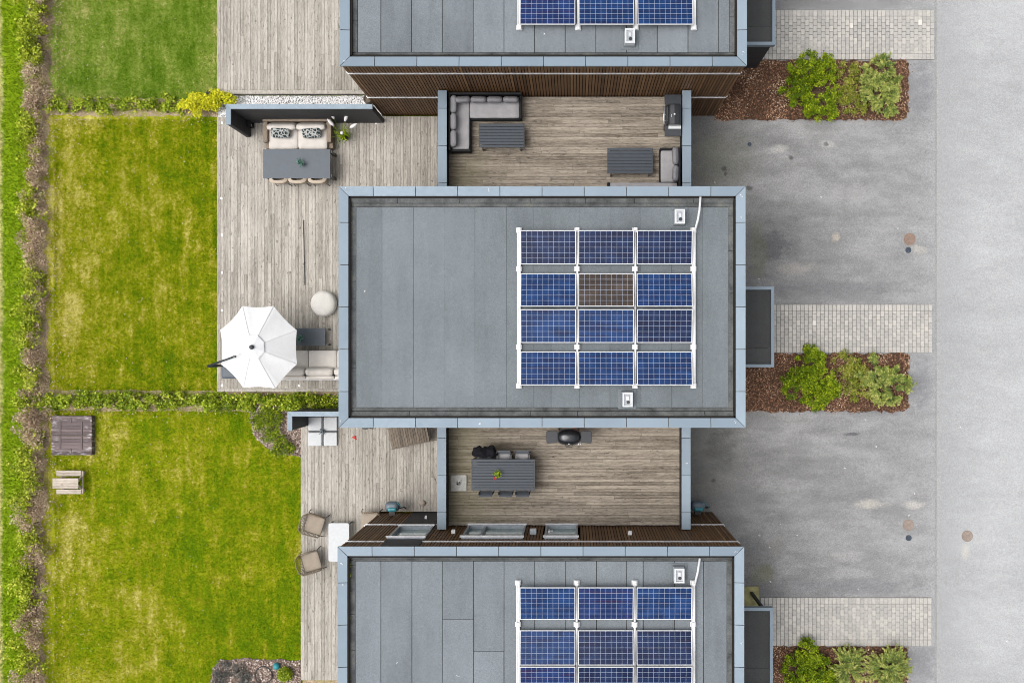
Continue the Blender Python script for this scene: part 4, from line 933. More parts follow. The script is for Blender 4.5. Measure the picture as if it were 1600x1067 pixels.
def plant_pot(name,label,x,y,z,r,h,pm,leaf,n,spread,hh,size,cat='plant'):
    o=thing(name,label,cat,(x,y,z)); MB().at(x,y,z).lathe([(r*.7,0),(r,h),(r*.85,h),(r*.8,h*.8),(.005,h*.8)],18).build('pot',M[pm],o,True)
    P=[];D=[]; st=MB()
    for i in range(n):
        a=random.random()*6.28; L=spread*random.uniform(.4,1.); e=Vector((x+L*math.cos(a),y+L*math.sin(a),z+h+hh*random.uniform(.3,1))); b=Vector((x,y,z+h*.8)); st.tube([b,(b+e)/2+Vector((0,0,.03)),e],[.005,.004,.002],4)
        for k in range(7):
            u=.3+.7*k/6; p=b.lerp(e,u); P.append(tuple(p+Vector((random.gauss(0,.012),random.gauss(0,.012),.01)))); D.append((math.cos(a),math.sin(a),.2))
    raw('leaves',leaf_quads(np.array(P),size,.8,.6,np.array(D)),4,rng.random(len(P)),M[leaf],o); st.build('stems',M[leaf],o); return o
x,y=W(470,255,DZ+.85); plant_pot('potted_plant','small blue green potted plant on the slate dining table',x,y,DZ+.7405,.07,.10,'grplas','sage',22,.16,.16,.055)
# flowers
x,y=W(537,212,DZ+.3); o=thing('potted_flowers','dark pot of white tufted flowers beside the cream two seat sofa','flowers',(x,y,DZ)); MB().at(x,y,DZ).lathe([(.11,0),(.15,.30),(.13,.30),(.12,.25),(.005,.25)],22).build('pot',M['coal'],o,True)
P=[];D=[];st=MB()
for i in range(46):
    a=random.random()*6.28; L=random.uniform(.12,.40); e=Vector((x+L*math.cos(a),y+L*math.sin(a),DZ+.3+random.uniform(.15,.45))); b=Vector((x,y,DZ+.26)); mid=(b+e)/2+Vector((0,0,.10)); pts=[b,mid,e]
    for k in range(8):
        u=k/7; p=b.lerp(mid,u*2) if u<.5 else mid.lerp(e,u*2-1); P.append(tuple(p)); D.append(tuple(e-b))
raw('leaves',leaf_quads(np.array(P),.085,.6,.22,np.array(D)),4,rng.random(len(P)),M['shrub'],o)
for px,py in ((520,182),(540,186),(519,194),(550,198),(534,208)):
    e=W(px,py,DZ+.95); st.tube([(x,y,DZ+.26),((x+e[0])/2,(y+e[1])/2,DZ+.7),(*e,DZ+.95)],.006,5)
    dv=Vector((e[0]-x,e[1]-y,.25)).normalized(); q=Vector((*e,DZ+.95)); pts=[q+dv*(.11*k-.09) for k in range(4)]; f=MB(); f.tube(pts,[.03,.062,.055,.012],10); f.build('bloom',M['petal'],o,True)
st.build('stems',M['shrub'],o)
x,y=W(388,193,DZ+.3); o=thing('lantern','black metal lantern on the deck beside the tall privacy screen','lantern',(x,y,DZ)); m=MB().at(x,y,DZ); m.box(-.12,.12,-.12,.12,0,.03); m.box(-.12,.12,-.12,.12,.36,.39)
for a in (-.11,.11):
    for b in (-.11,.11): m.box(a-.012,a+.012,b-.012,b+.012,.03,.36)
m.box(-.006,.006,-.12,.12,.39,.398); m.tube([(.08*math.cos(t*PI/8),0,.39+.1*math.sin(t*PI/8)) for t in range(9)],.008,6); m.build('cage',M['coal'],o); MB().at(x,y,DZ+.03).lathe([(.05,0),(.05,.15),(.01,.16)],14).build('candle',M['petal'],o)
# pouf
x,y=W(504,474,DZ+.38); o=thing('pouf','round off white knitted pouf on the middle deck','pouf',(x,y,DZ)); m=MB().at(x,y,DZ); m.lathe([(.30,0),(.41,.06),(.445,.2),(.43,.32),(.37,.39),(.25,.415),(.1,.42),(.01,.42)],40); m.build('cushion',M['pouf'],o,True)
m=MB().at(x,y,DZ); m.lathe([(.448,.185),(.455,.2),(.448,.215),(.44,.2)],40); m.build('piping',M['pouf'],o,True)
# parasol
zc=2.45; pv=[W(*q,zc) for q in ((427.5,478),(378.7,478),(344,515.5),(345.5,569.5),(380,606),(430,607),(464,569),(463.7,516))]
cx=sum(p[0] for p in pv)/8; cy=sum(p[1] for p in pv)/8; ap=3.12
o=thing('parasol','large white octagonal cantilever parasol over the middle deck','parasol',(cx,cy,DZ))
def canopy(rad0,rad1,lift,sag,parent,name,nr=10,ns=6,zb=None):
    vs=[];fs=[]; N=8*ns
    for j in range(nr+1):
        u=rad0+(rad1-rad0)*j/nr
        for i in range(8):
            a,b=pv[i],pv[(i+1)%8]
            for k in range(ns):
                t=k/ns; ex,ey=a[0]+(b[0]-a[0])*t,a[1]+(b[1]-a[1])*t; bow=4*t*(1-t)
                sc_=1-.035*bow*u
                x=cx+(ex-cx)*u*sc_; y=cy+(ey-cy)*u*sc_; z=ap+(zc-ap)*(u**1.08)-sag*bow*u+lift
                vs.append((x,y,z))
    for j in range(nr):
        for i in range(N): i2=(i+1)%N; fs.append((j*N+i,(j+1)*N+i,(j+1)*N+i2,j*N+i2))
    m=MB(); m.add(vs,fs); return m.build(name,M['canvas'],parent,True)
cn=canopy(.12,1,0,.045,o,'canopy'); canopy(.02,.28,.035,.012,cn,'vent_cap',4)
for i in range(8):
    a_=[(cx+(pv[i][0]-cx)*u,cy+(pv[i][1]-cy)*u,ap+(zc-ap)*u**1.08+.008) for u in (.27,.4,.6,.8,1.)]
    MB().tube(a_,.009,5).build('seam',M['canvas'],o)
    MB().tube([(cx,cy,ap-.06),(pv[i][0],pv[i][1],zc-.012)],.012,6).build('rib',M['charcoal'],o)
MB().at(cx,cy,ap+.03).lathe([(.075,0),(.075,.05),(.05,.08),(.01,.085)],18).build('finial',M['charcoal'],o,True)
mt=W(326,572,2.72); ae=W(366,557,3.2); 
MB().tube([(mt[0],mt[1],DZ+.12),(mt[0],mt[1],2.78)],.045,14).build('mast',M['charcoal'],o,True)
MB().tube([(mt[0]-.03,mt[1],2.72),(ae[0],ae[1],3.16)],[.038,.030],10).build('arm',M['charcoal'],o,True)
MB().at(ae[0],ae[1],3.13).box(-.05,.05,-.04,.04,0,.09).build('joint',M['coal'],o,bevel=.01); MB().tube([(mt[0]+.04,mt[1]-.06,1.35),(mt[0]+.12,mt[1]-.14,1.35)],.02,8).build('crank',M['coal'],o)
x,y=W(361,575,DZ+.15); m=MB(); m.rbox((x,y,DZ+.07),(.72,.74,.14),.06,.05,8); m.build('base',M['slate'],o,True)
# coffee table under the parasol
z=DZ+.38; x0,x1,y0,y1=R(440,508,513,540,z); o=thing('coffee_table','dark slate coffee table partly under the white parasol','table',((x0+x1)/2,(y0+y1)/2,DZ)); MB().box(x0,x1,y0,y1,z-.03,z).build('tabletop',M['slate'],o,bevel=.006)
legs4(o,x0+.02,x1+.10,y0+.01,y1-.01,DZ,z-.05,.05,'coal'); m=MB(); m.box(x0+.02,x1+.10,y0+.01,y0+.05,z-.075,z-.031); m.box(x0+.02,x1+.10,y1-.05,y1-.01,z-.075,z-.031); m.build('apron',M['coal'],o)
x,y=W(469,529,z+.12); plant_pot('potted_plant','leafy green potted plant on the coffee table at the parasol edge',x,y,z+.0005,.07,.09,'coal','sage',22,.15,.16,.06)
# cream corner sofa
xA,_=W(428,0,DZ+.42); xB=-6.86-.62; yF=W(0,547,DZ+.45)[1]; yB=W(0,594,DZ+.7)[1]
o=thing('corner_sofa','cream corner sofa between the parasol and the middle house','sofa',((xA+xB)/2,(yF+yB)/2,DZ))
m=MB(); m.box(xA,xB+.62,yB,yF-.02,DZ+.05,DZ+.28); m.box(xB-.12,xB+.62,yF-.02,yF+1.05,DZ+.05,DZ+.28); m.box(xA,xB+.62,yB,yB+.08,DZ+.28,DZ+.6); m.build('frame',M['white'],o,bevel=.02)
px_=[X(437,.7),X(481.5,.7),X(526,.7),xB+.6]
for a,b in zip(px_[:-1],px_[1:]):
    m=MB(); m.rbox(((a+b)/2,(yF+yB+.24)/2,DZ+.36),(b-a-.012,yF-yB-.26,.17),.05,.08,8); m.build('seat_cushion',M['cream'],o,True)
    m=MB().at((a+b)/2-.06,yB+.30,DZ+.56,rx=.30); m.rbox((0,0,0),(b-a-.03,.26,.36),.10,.1,8); m.build('back_cushion',M['cream'],o,True)
    m=MB(); m.rbox(((a+b)/2-.03,yB+.09,DZ+.58),(b-a-.02,.14,.20),.06,.05,6); m.build('back_roll',M['cream'],o,True)
m=MB(); m.rbox((xB+.27,yF+.52,DZ+.36),(.66,1.0,.17),.05,.08,8); m.build('seat_cushion',M['cream'],o,True)

# sandbox lid
x0,x1,y0,y1=R(80.5,142.5,650,711,.27); o=thing('sandbox','square sandbox closed by two worn dark board lids on the lowest lawn','sandbox',((x0+x1)/2,(y0+y1)/2,0))
m=MB(); w=.04; zz=.24; m.box(x0,x1,y0,y0+w,0,zz); m.box(x0,x1,y1-w,y1,0,zz); m.box(x0,x0+w,y0+w,y1-w,0,zz); m.box(x1-w,x1,y0+w,y1-w,0,zz); m.build('frame',M['lid'],o)
ym=(y0+y1)/2
for (a,b) in ((y0,ym-.008),(ym+.008,y1)):
    m=MB(); n=6
    for k in range(n): m.box(x0-.01,x1+.01,a+(b-a)*k/n+.004,a+(b-a)*(k+1)/n-.004,.242,.265,random.random())
    l=m.build('lid',M['lid'],o)
    for fx in (.22,.76):
        q=x0+(x1-x0)*fx; s=MB(); 
        if b>ym: s.box(q-.025,q+.025,a+.02,b-.2,.2655,.285)
        else: s.box(q-.025,q+.025,a+.2,b-.02,.2655,.285)
        s.build('batten',M['lid'],l)
    s=MB(); q=(x0+x1)/2; s.box(q-.04,q+.0,(b-.23 if b>ym else a+.06),(b-.06 if b>ym else a+.23),.2655,.28); s.build('handle',M['lid'],l)
# picnic table
z=.50; x0,x1,y0,y1=R(82,122,747,763,z); cx_,cy_=(x0+x1)/2,(y0+y1)/2; o=thing('picnic_table','small weathered childrens picnic table on the lowest lawn','picnic table',(cx_,cy_,0))
m=MB(); n=4
for k in range(n): m.box(x0,x1,y0+(y1-y0)*k/n+.003,y0+(y1-y0)*(k+1)/n-.003,z-.025,z,random.random())
m.build('tabletop',M['oldwood'],o)
for (pa,pb) in ((735,743.5),(764.5,771.5)):
    a0,a1,b0,b1=R(88,127,pa,pb,.28); m=MB(); mid=(b0+b1)/2; m.box(a0,a1,b0,mid-.003,.255,.28,.6); m.box(a0,a1,mid+.003,b1,.255,.28,.8); m.build('bench',M['oldwood'],o)
    bb=(b0+b1)/2
    for xx in (x0+.22,x1+.0): MB().hexa([(xx-.02,bb-.04,0),(xx+.02,bb-.04,0),(xx+.02,bb+.04,0),(xx-.02,bb+.04,0)],[(xx-.02,cy_+(bb-cy_)*.3-.04,z-.026),(xx+.02,cy_+(bb-cy_)*.3-.04,z-.026),(xx+.02,cy_+(bb-cy_)*.3+.04,z-.026),(xx-.02,cy_+(bb-cy_)*.3+.04,z-.026)]).build('leg',M['oldwood'],o)
for xx in (x0+.262,x1+.042): MB().box(xx-.018,xx+.018,cy_-.40,cy_+.40,.215,.253).build('crossbar',M['oldwood'],o)

# white slab parasol base
x0,x1,y0,y1=R(481,526.5,651.5,696.5,DZ+.12); cx_,cy_=(x0+x1)/2,(y0+y1)/2; o=thing('parasol_weight','white four slab parasol base with black cross beside the short screen','parasol base',(cx_,cy_,DZ)); m=MB(); hh=(x1-x0)/2
for a in (-1,1):
    for b in (-1,1): m=MB(); m.box(cx_+(.03 if a>0 else -hh),cx_+(hh if a>0 else -.03),cy_+(.03 if b>0 else -hh),cy_+(hh if b>0 else -.03),DZ+.02,DZ+.10); m.build('slab',M['slab'],o,bevel=.035)
m=MB(); m.box(cx_-.025,cx_+.025,cy_-hh+.01,cy_+hh-.01,DZ,DZ+.09); m.box(cx_-hh+.01,cx_-.027,cy_-.025,cy_+.025,DZ,DZ+.088); m.box(cx_+.027,cx_+hh-.01,cy_-.025,cy_+.025,DZ,DZ+.088); m.build('cross_frame',M['charcoal'],o)
m=MB().at(cx_,cy_,DZ+.088); m.lathe([(.10,0),(.10,.03),(.05,.04),(.05,.20),(.03,.20),(.03,.05),(.005,.05)],18); m.build('socket',M['grplas'],o)
for a in (.6,2.2,3.9,5.3): MB().tube([(cx_+.05*math.cos(a),cy_+.05*math.sin(a),DZ+.17),(cx_+.13*math.cos(a),cy_+.13*math.sin(a),DZ+.17)],.012,6).build('knob',M['coal'],o)
# lounger below the parapet
x,y=W(633,681,DZ+.3); x=W(637,0,DZ+.3)[0]; o=thing('sun_lounger','brown slatted sun lounger half hidden below the middle house parapet','sun lounger',(x,y,DZ),math.radians(12)); m=MB()
for k in range(15): m.box(-.62+k*.083,-.62+k*.083+.075,-.32,.36,.30,.33,random.random())
m.build('seat',M['lounge'],o,world=False); m=MB()
for yy in (-.35,.36): m.box(-.64,.98,yy,yy+.03,.26,.335)
m.build('frame',M['lounge'],o,world=False)
for a in (-.55,.6):
    for b in (-.33,.34): MB().box(a,a+.05,b,b+.03,0,.26).build('leg',M['lounge'],o,world=False)
m=MB()
for k in range(6): m.box(.645+k*.022,.67+k*.022,-.32,.36,.30+k*.082,.374+k*.082,random.random())
m.build('backrest',M['lounge'],o,world=False)
x,y=W(571,664,DZ+.4); o=thing('stool','dark stool on pale splayed legs at the middle house wall','stool',(x,y,DZ)); MB().at(x,y,DZ).lathe([(.15,.40),(.16,.43),(.01,.44)],20).build('seat',M['charcoal'],o)
for a in (.8,2.35,3.95,5.5): MB().tube([(x+.06*math.cos(a),y+.06*math.sin(a),DZ+.4),(x+.24*math.cos(a),y+.24*math.sin(a),DZ)],.015,6).build('leg',M['wicker'],o)
x,y=W(555,683,DZ+.03); o=MB(); o.at(x,y,DZ+.012,rz=.3).rbox((-.03,.02,0),(.14,.06,.024),.01,0,4); o.at(x,y,DZ+.012,rz=-.9).rbox((.03,-.03,0),(.12,.06,.024),.01,0,4); tag(o.build('garden_glove',M['red'],smooth=True),'small red glove lying on the lower deck','glove')
# rope lounge chairs and white table
def rope_chair():
    o=thing('lounge_chair','x','chair',(0,0,0),0,'beige rope lounge chairs'); m=MB(); m.rbox((.02,0,.36),(.60,.60,.09),.04,.06,7); m.build('seat_cushion',M['taupe'],o,True,world=False)
    m=MB(); rim=[(.30,-.36,.55),(.0,-.37,.60),(-.28,-.36,.68),(-.40,-.25,.74),(-.42,0,.76),(-.40,.25,.74),(-.28,.36,.68),(.0,.37,.60),(.30,.36,.55)]
    m.tube(rim,.017,8); low=[(.30,-.33,.31),(.0,-.33,.31),(-.28,-.33,.31),(-.32,-.2,.31),(-.32,0,.31),(-.32,.2,.31),(-.28,.33,.31),(.0,.33,.31),(.30,.33,.31)]
    m.tube(low+[low[0]],.015,8); m.build('frame',M['rattan'],o,True,world=False)
    m=MB(); k=30
    def at(L,u):
        u*=len(L)-1; i=min(int(u),len(L)-2); return Vector(L[i]).lerp(Vector(L[i+1]),u-i)
    for i in range(k+1):
        u=i/k; m.tube([at(rim,u),at(low,min(1,u+.035))],.008,4); m.tube([at(rim,u),at(low,max(0,u-.035))],.008,4)
    m.build('rope_back',M['rattan'],o,world=False)
    for a in (-.30,.32):
        for b in (-.34,.34): MB().tube([(a,b,.32),(a*1.12,b*1.12,0)],.014,6).build('leg',M['coal'],o,world=False)
    return o
first=None
for (px,py,a,l) in ((491,819,-17,'beige rope lounge chair at the lawn edge, turned towards the white table'),(486,877,16,'beige rope lounge chair overhanging the lawn edge beside the lowest house'),(579,815,180,'beige rope lounge chair half hidden behind the corner of the lowest house')):
    x,y=W(px,py,DZ+.36); o=rope_chair() if first is None else copy_tree(first); first=first or o; o.location=(x,y,DZ); o.rotation_euler.z=math.radians(a); o['label']=l
z=DZ+.45; x0,_,_,y1=R(513,546,817,877,z); y0=W(0,877,z)[1]; x1=W(545.5,0,z)[0]; o=thing('side_table','white rounded garden table between the rope lounge chairs','table',((x0+x1)/2,(y0+y1)/2,DZ)); m=MB(); P=[]; r=.07
for (qx,qy,a0) in ((x1-r,y1-r,0),(x0+r,y1-r,90),(x0+r,y0+r,180),(x1-r,y0+r,270)):
    for k in range(6): a=math.radians(a0+k*18); P.append((qx+r*math.cos(a),qy+r*math.sin(a)))
m.prism(P,z-.025,z); m.build('tabletop',M['slab'],o,bevel=.006); legs4(o,x0+.04,x1+.02,y0+.04,y1-.01,DZ,z-.026,.035,'charcoal')
# hose reels
def hose_reel(px,py,label,z=1.0):
    x,y=W(px,py,z); o=thing('hose_reel',label,'hose reel',(x,y,z),0,'wall hose reels'); y=-5.72+.03
    m=MB(); m.rbox((x,y+.29,z-.02),(.48,.34,.36),.13,.0,8); m.build('housing',M['grplas'],o,True)
    m=MB(); m.rbox((x+.02,y+.20,z+.155),(.30,.13,.06),.03,.1,8); m.build('cover',M['teal'],o,True)
    m=MB(); m.box(x-.10,x+.10,y-.002,y+.13,z-.12,z+.10); m.build('bracket',M['coal'],o)
    m=MB(); m.tube([(x+.24,y+.22,z-.05),(x+.40,y+.26,z-.02),(x+.42,y+.20,z-.25),(x+.36,y+.14,z-.5)],.02,8); m.build('hose',M['coal'],o,True)
    m=MB(); m.tube([(x+.12,y+.42,z+.16),(x+.2,y+.46,z+.22),(x+.36,y+.28,z+.2)],.013,6); m.build('handle',M['teal'],o,True)
hose_reel(613,796,'grey and teal hose reel on the lowest house wall beside the lower deck'); hose_reel(1090,801,'teal hose reel on the lowest house wall beside the driveway',.9)
x,y=W(660,786,DZ+.06); tag(MB().at(x,y,DZ+.001).lathe([(.05,0),(.095,.02),(.10,.06),(.08,.10),(.02,.115)],18).build('wooden_bowl',M['oldwood'],smooth=True),'small round tan wooden bowl upside down on the lower deck','bowl')
# wall lamps (white) on lowest house
for (px,py,l,z) in ((710.5,828.5,'left of the terrace window',3.8),(983,830.5,'right of the terrace door',3.9)):
    x=W(px,0,z)[0]; z=H-F*(-5.66)/(NY-py); o=thing('wall_lamp','small white wall lamp '+l+' of the lowest house','lamp',(x,-5.68,z),0,'white wall lamps'); MB().box(x-.06,x+.06,-5.75,-5.64,z-.07,z+.07).build('housing',M['white'],o,bevel=.008); MB().box(x-.05,x+.05,-5.639,-5.628,z-.06,z+.06).build('diffuser',M['slab'],o)
x=W(833,0,4.3)[0]; z=4.25; o=thing('wall_heater','grey wall heater between window and door of the lowest house','heater',(x,-5.68,z)); MB().box(x-.10,x+.10,-5.75,-5.60,z-.12,z+.12).build('housing',M['frame'],o,bevel=.01); m=MB(); [m.box(x-.09,x+.09,-5.599,-5.585,z-.10+k*.05,z-.075+k*.05) for k in range(5)]; m.build('grille',M['trim'],o)
x=W(667,0,1.5)[0]; z=1.7; o=thing('outdoor_lamp','small pale lamp on the dark panel under the lowest house side window','lamp',(x,-5.68,z)); MB().box(x-.04,x+.04,-5.70,-5.62,z-.06,z+.06).build('housing',M['trim'],o); MB().box(x-.03,x+.03,-5.619,-5.60,z-.045,z+.045).build('diffuser',M['white'],o)

# ---------------------------------------------------------------- terraces
TZ=2.88
def slat_table(label, px0,px1,py0,py1, h, n=9, grp=None, legin=.10):
    z=TZ+h; x0,x1,y0,y1=R(px0,px1,py0,py1,z); o=thing('slatted_table',label,'table',((x0+x1)/2,(y0+y1)/2,TZ),0,grp); m=MB()
    for k in range(n): m.box(x0+.03,x1-.03,y0+(y1-y0)*k/n+.006,y0+(y1-y0)*(k+1)/n-.006,z-.03,z,random.random())
    m.build('tabletop',M['slat'],o,bevel=.004)
    m=MB(); m.box(x0,x0+.03,y0+.005,y1-.005,z-.05,z-.002); m.box(x1-.03,x1,y0+.005,y1-.005,z-.05,z-.002); m.box(x0+.03,x1-.03,(y0+y1)/2-.3*(y1-y0),(y0+y1)/2+.3*(y1-y0),z-.07,z-.031); m.build('frame',M['charcoal'],o)
    legs4(o,x0+legin,x1-legin,y0-.03,y1-.02,TZ,z-.052,.05,'coal'); return o
def cushion_sofa(label, frames, seats, cushions, loc, grp):
    o=thing('corner_sofa',label,'sofa',(loc[0],loc[1],TZ),0,grp); m=MB()
    for f in frames: m.box(*f)
    m.build('frame',M['blackwick'],o,bevel=.012)
    for (a,b,c,d) in seats: q=MB(); q.rbox(((a+b)/2,(c+d)/2,TZ+.36),(b-a,d-c,.13),.04,.05,9); q.build('seat_cushion',M['grey'],o,True)
    for (a,b,c,d,side) in cushions:
        cx_,cy_=(a+b)/2,(c+d)/2; q=MB()
        if side in 'NS': q.at(cx_,cy_,TZ+.56,rx=.32 if side=='N' else -.32,rz=random.uniform(-.05,.05)); q.rbox((0,0,0),(b-a,.20,.40),.09,.25,9,wob=.02)
        else: q.at(cx_,cy_,TZ+.56,ry=-.32 if side=='E' else .32,rz=random.uniform(-.05,.05)); q.M=q.M@Matrix.Identity(4); q.rbox((0,0,0),(.20,d-c,.40),.09,.25,9,wob=.02)
        q.build('back_cushion',M['greyd'],o,True)
    return o
ST=TZ+.42
def rr(a,b,c,d,z=ST): return R(a,b,c,d,z)
xa,xb,ya,yb_=rr(702,815,147,186); _,xc,yd,_=rr(702,735,147,237)
# frame: seat base along the north, arm along the west
fr=[(xa,xb,ya,yb_,TZ+.03,TZ+.29),(xa,xc,yd,ya,TZ+.03,TZ+.288),(xa,xb,yb_-.07,yb_,TZ+.29,TZ+.62),(xa,xa+.06,yd,yb_-.07,TZ+.29,TZ+.62),(xb-.07,xb,ya,yb_-.07,TZ+.29,TZ+.46),(xa+.06,xc,yd,yd+.07,TZ+.288,TZ+.46)]
cush=[]
for (a,b) in ((709,735),(735.5,760.5),(761,785.5),(786,810)): q=rr(a,b,148,163,TZ+.6); cush.append((*q,'N'))
for (a,b) in ((150,177),(177.5,203.5),(204,230)): q=rr(702,714,a,b,TZ+.6); cush.append((*q,'W'))
xj=rr(733.5,0,0,1)[0]
cushion_sofa('grey corner sofa with seven cushions under the brown slatted wall',fr,[(xj+.005,xb-.075,ya+.03,yb_-.10),(xa+.08,xj-.005,yd+.08,yb_-.10)],cush,((xa+xb)/2,yb_-.4),'grey corner sofas on the upper terrace')
slat_table('long slatted grey coffee table in front of the seven cushion sofa',748,819.5,193.5,231,.40,8,'slatted coffee tables')
slat_table('slatted grey coffee table beside the smaller sofa at the middle house parapet',949,1020.5,231,271.5,.40,8,'slatted coffee tables')
xa,xb,ya,yb_=rr(1031,1066.5,231.5,318); xL=rr(949,0,0,1)[0]; yq=rr(0,1,285,286)[3]
xb=min(xb,3.43); fr=[(xa,xb,ya,yb_,TZ+.03,TZ+.29),(xL,xa,ya,yq,TZ+.03,TZ+.288),(xb-.06,xb,ya,yb_,TZ+.29,TZ+.62),(xL,xb-.06,ya,ya+.06,TZ+.288,TZ+.62),(xa,xb-.06,yb_-.07,yb_,TZ+.29,TZ+.46),(xL,xL+.07,ya+.06,yq,TZ+.288,TZ+.46)]
cush=[(*rr(1050,1063,231,258,TZ+.6),'E'),(*rr(1050,1063,259,284,TZ+.6),'E')]
cushion_sofa('smaller grey corner sofa cut off by the middle house parapet',fr,[(xa+.03,xb-.08,yq+.01,yb_-.08),(xL+.08,xb-.08,ya+.08,yq-.01)],cush,((xa+xb)/2,(ya+yb_)/2),'grey corner sofas on the upper terrace')
# gas grill by the right wall
o_x,o_y=W(1051,180,TZ+.95); o=thing('gas_grill','black gas grill with steel handle and side shelves at the terrace wall','grill',(o_x,o_y,TZ))
z=TZ+.90
a0,a1,b0,b1=R(1042,1066,164,195,z+.12); a1=min(a1,3.42); m=MB(); n=8; ar=[]
hx=(a0+a1)/2; 
pr=[]  # hood profile across x, extruded along y
for k in range(n+1):
    t=PI*k/n; pr.append((hx-(a1-a0)/2*math.copysign(abs(math.cos(t))**.6,math.cos(t)),z+.20*math.sin(t)**.7))
vs=[(px_,b0,pz) for px_,pz in pr]+[(px_,b1,pz) for px_,pz in pr]; k=n+1
m.add(vs,[tuple(range(k)),tuple(reversed(range(k,2*k)))]+[(i,k+i,k+i+1,i+1) for i in range(n)]+[(0,n,k+n,k)][::-1]); lid_=m.build('lid',M['hood'],o,bevel=.012)
h=MB(); hxx=a0-.085; h.tube([(a0+.01,b0+.03,z+.05),(hxx,b0+.03,z+.06),(hxx,b1-.03,z+.06),(a0+.01,b1-.03,z+.05)],.020,10); h.build('handle',M['steel'],lid_,True)
h=MB(); h.at((a0+a1)/2+.0,(b0+b1)/2,z+.204).lathe([(.03,0),(.028,.006),(.005,.008)],16); h.build('thermometer',M['slab'],lid_); h=MB(); h.box(hx-.10,hx-.085,(b0+b1)/2-.09,(b0+b1)/2-.0,z+.196,z+.202); h.build('badge',M['slab'],lid_)
for (pa,pb) in ((148,163),(197,213)):
    c0,c1,d0,d1=R(1038.5,1065,pa,pb,z); c1=min(c1,3.42); MB().box(c0,c1,d0,d1,z-.05,z).build('side_shelf',M['charcoal'],o,bevel=.01)
c0,c1,d0,d1=R(1040,1064,162,197,z-.05); c1=min(c1,3.42); MB().box(c0,c1,d0+.02,d1-.02,TZ+.12,z-.01).build('cabinet',M['coal'],o,bevel=.01)
for yy in (d0+.05,d1-.08):
    for xx in (c0+.03,c1-.06): MB().at(xx+.02,yy+.01,TZ).lathe([(.03,0),(.05,.02),(.05,.08),(.03,.12)],12).build('caster',M['coal'],o)
for k in range(3): yy=d0+.18+k*.18; MB().tube([(c0,yy,z-.12),(c0-.05,yy,z-.12)],.025,10).build('knob',M['steel'],o)
c0,c1,d0,d1=R(1044.5,1064,196.8,201.5,z+.01); MB().box(c0,c1,d0,d1,z+.001,z+.012).build('paper',M['slab']); tag(bpy.data.objects['paper'],'white folded paper on the side shelf of the gas grill','paper')

# lower terrace: dining set
slat_table('long slatted dark dining table on the lower terrace',736.5,836,717,766,.74,11,None,.03)
def slat_chair(grp):
    o=thing('dining_chair','x','chair',(0,0,0),0,grp); m=MB()
    for k in range(6): m.box(-.22,.22,-.22+k*.073,-.22+k*.073+.064,.43,.45,random.random())
    m.build('seat',M['slat'],o,world=False,bevel=.004); m=MB()
    for k in range(5): m.box(-.21,.21,-.285-k*.026,-.245-k*.026,.52+k*.075,.59+k*.075,random.random())
    m.build('backrest',M['slat'],o,world=False,bevel=.004)
    for a in (-.235,.205):
        MB().box(a,a+.03,.17,.20,0,.64).build('leg',M['charcoal'],o,world=False); MB().hexa([(a,-.26,0),(a+.03,-.26,0),(a+.03,-.23,0),(a,-.23,0)],[(a,-.33,.90),(a+.03,-.33,.90),(a+.03,-.30,.90),(a,-.30,.90)]).build('leg',M['charcoal'],o,world=False)
        MB().box(a-.005,a+.035,-.24,.22,.641,.665).build('armrest',M['charcoal'],o,world=False)
    return o
first=None; yT=W(0,717,TZ+.74)[1]; yS=W(0,766,TZ+.74)[1]
for (px,s,l) in ((759,1,'slatted dark chair on the wall side of the long table, left of three'),(790,1,'slatted dark chair on the wall side of the long table, middle of three'),(816.5,1,'slatted dark chair on the wall side of the long table, right of three'),
                 (757,-1,'slatted dark chair on the parapet side, buried under the black garments'),(787,-1,'slatted dark chair with grey seat pad next to the black garments'),(816,-1,'slatted dark chair with grey seat pad, farthest from the black garments')):
    z=TZ+.8; x=W(px,0,z)[0]; o=slat_chair('slatted chairs at the long table') if first is None else copy_tree(first); first=first or o; o['label']=l
    if s==1: o.location=(x,yS+.20,TZ)
    else: o.location=(x,yT-.10,TZ); o.rotation_euler.z=PI
for px,l in ((787,'grey seat pad on the chair next to the black garments'),(816,'grey seat pad on the chair farthest from the black garments')):
    x=W(px,0,TZ+.5)[0]; m=MB(); m.rbox((x,yT+.06,TZ+.48),(.40,.24,.055),.025,.2,6); tag(m.build('seat_pad',M['grey'],smooth=True),l,'cushion','grey seat pads')
# garments heaped over a chair
x,y=W(757,706,TZ+.8); m=MB(); m.rbox((0,0,0),(.78,.34,.30),.13,.3,14,wob=.0)
m.v=[(x+a*(1+.25*mnoise.noise(Vector((b*6,c*6,1)))),y+b*(1+.5*mnoise.noise(Vector((a*6,c*5,4))))+.06*mnoise.noise(Vector((a*9,2,7))),TZ+.78+c+.12*mnoise.noise(Vector((a*5,b*7,9)))+.05*mnoise.noise(Vector((a*13,b*13,3)))) for a,b,c in m.v]
o=m.build('garment',M['coal'],smooth=True); tag(o,'heap of black garments thrown over the wall side chair backs','clothes'); o.data.materials[0]=simple('black_cloth',(.011,.011,.014),.9,.1)
x,y=W(776,742,TZ+.85); o=thing('flower_posy','small green posy with red flowers on the long slatted table','flowers',(x,y,TZ+.741)); MB().at(x,y,TZ+.741).lathe([(.03,0),(.045,.07),(.035,.10),(.028,.10),(.01,.02)],14).build('vase',M['glass'],o,True)
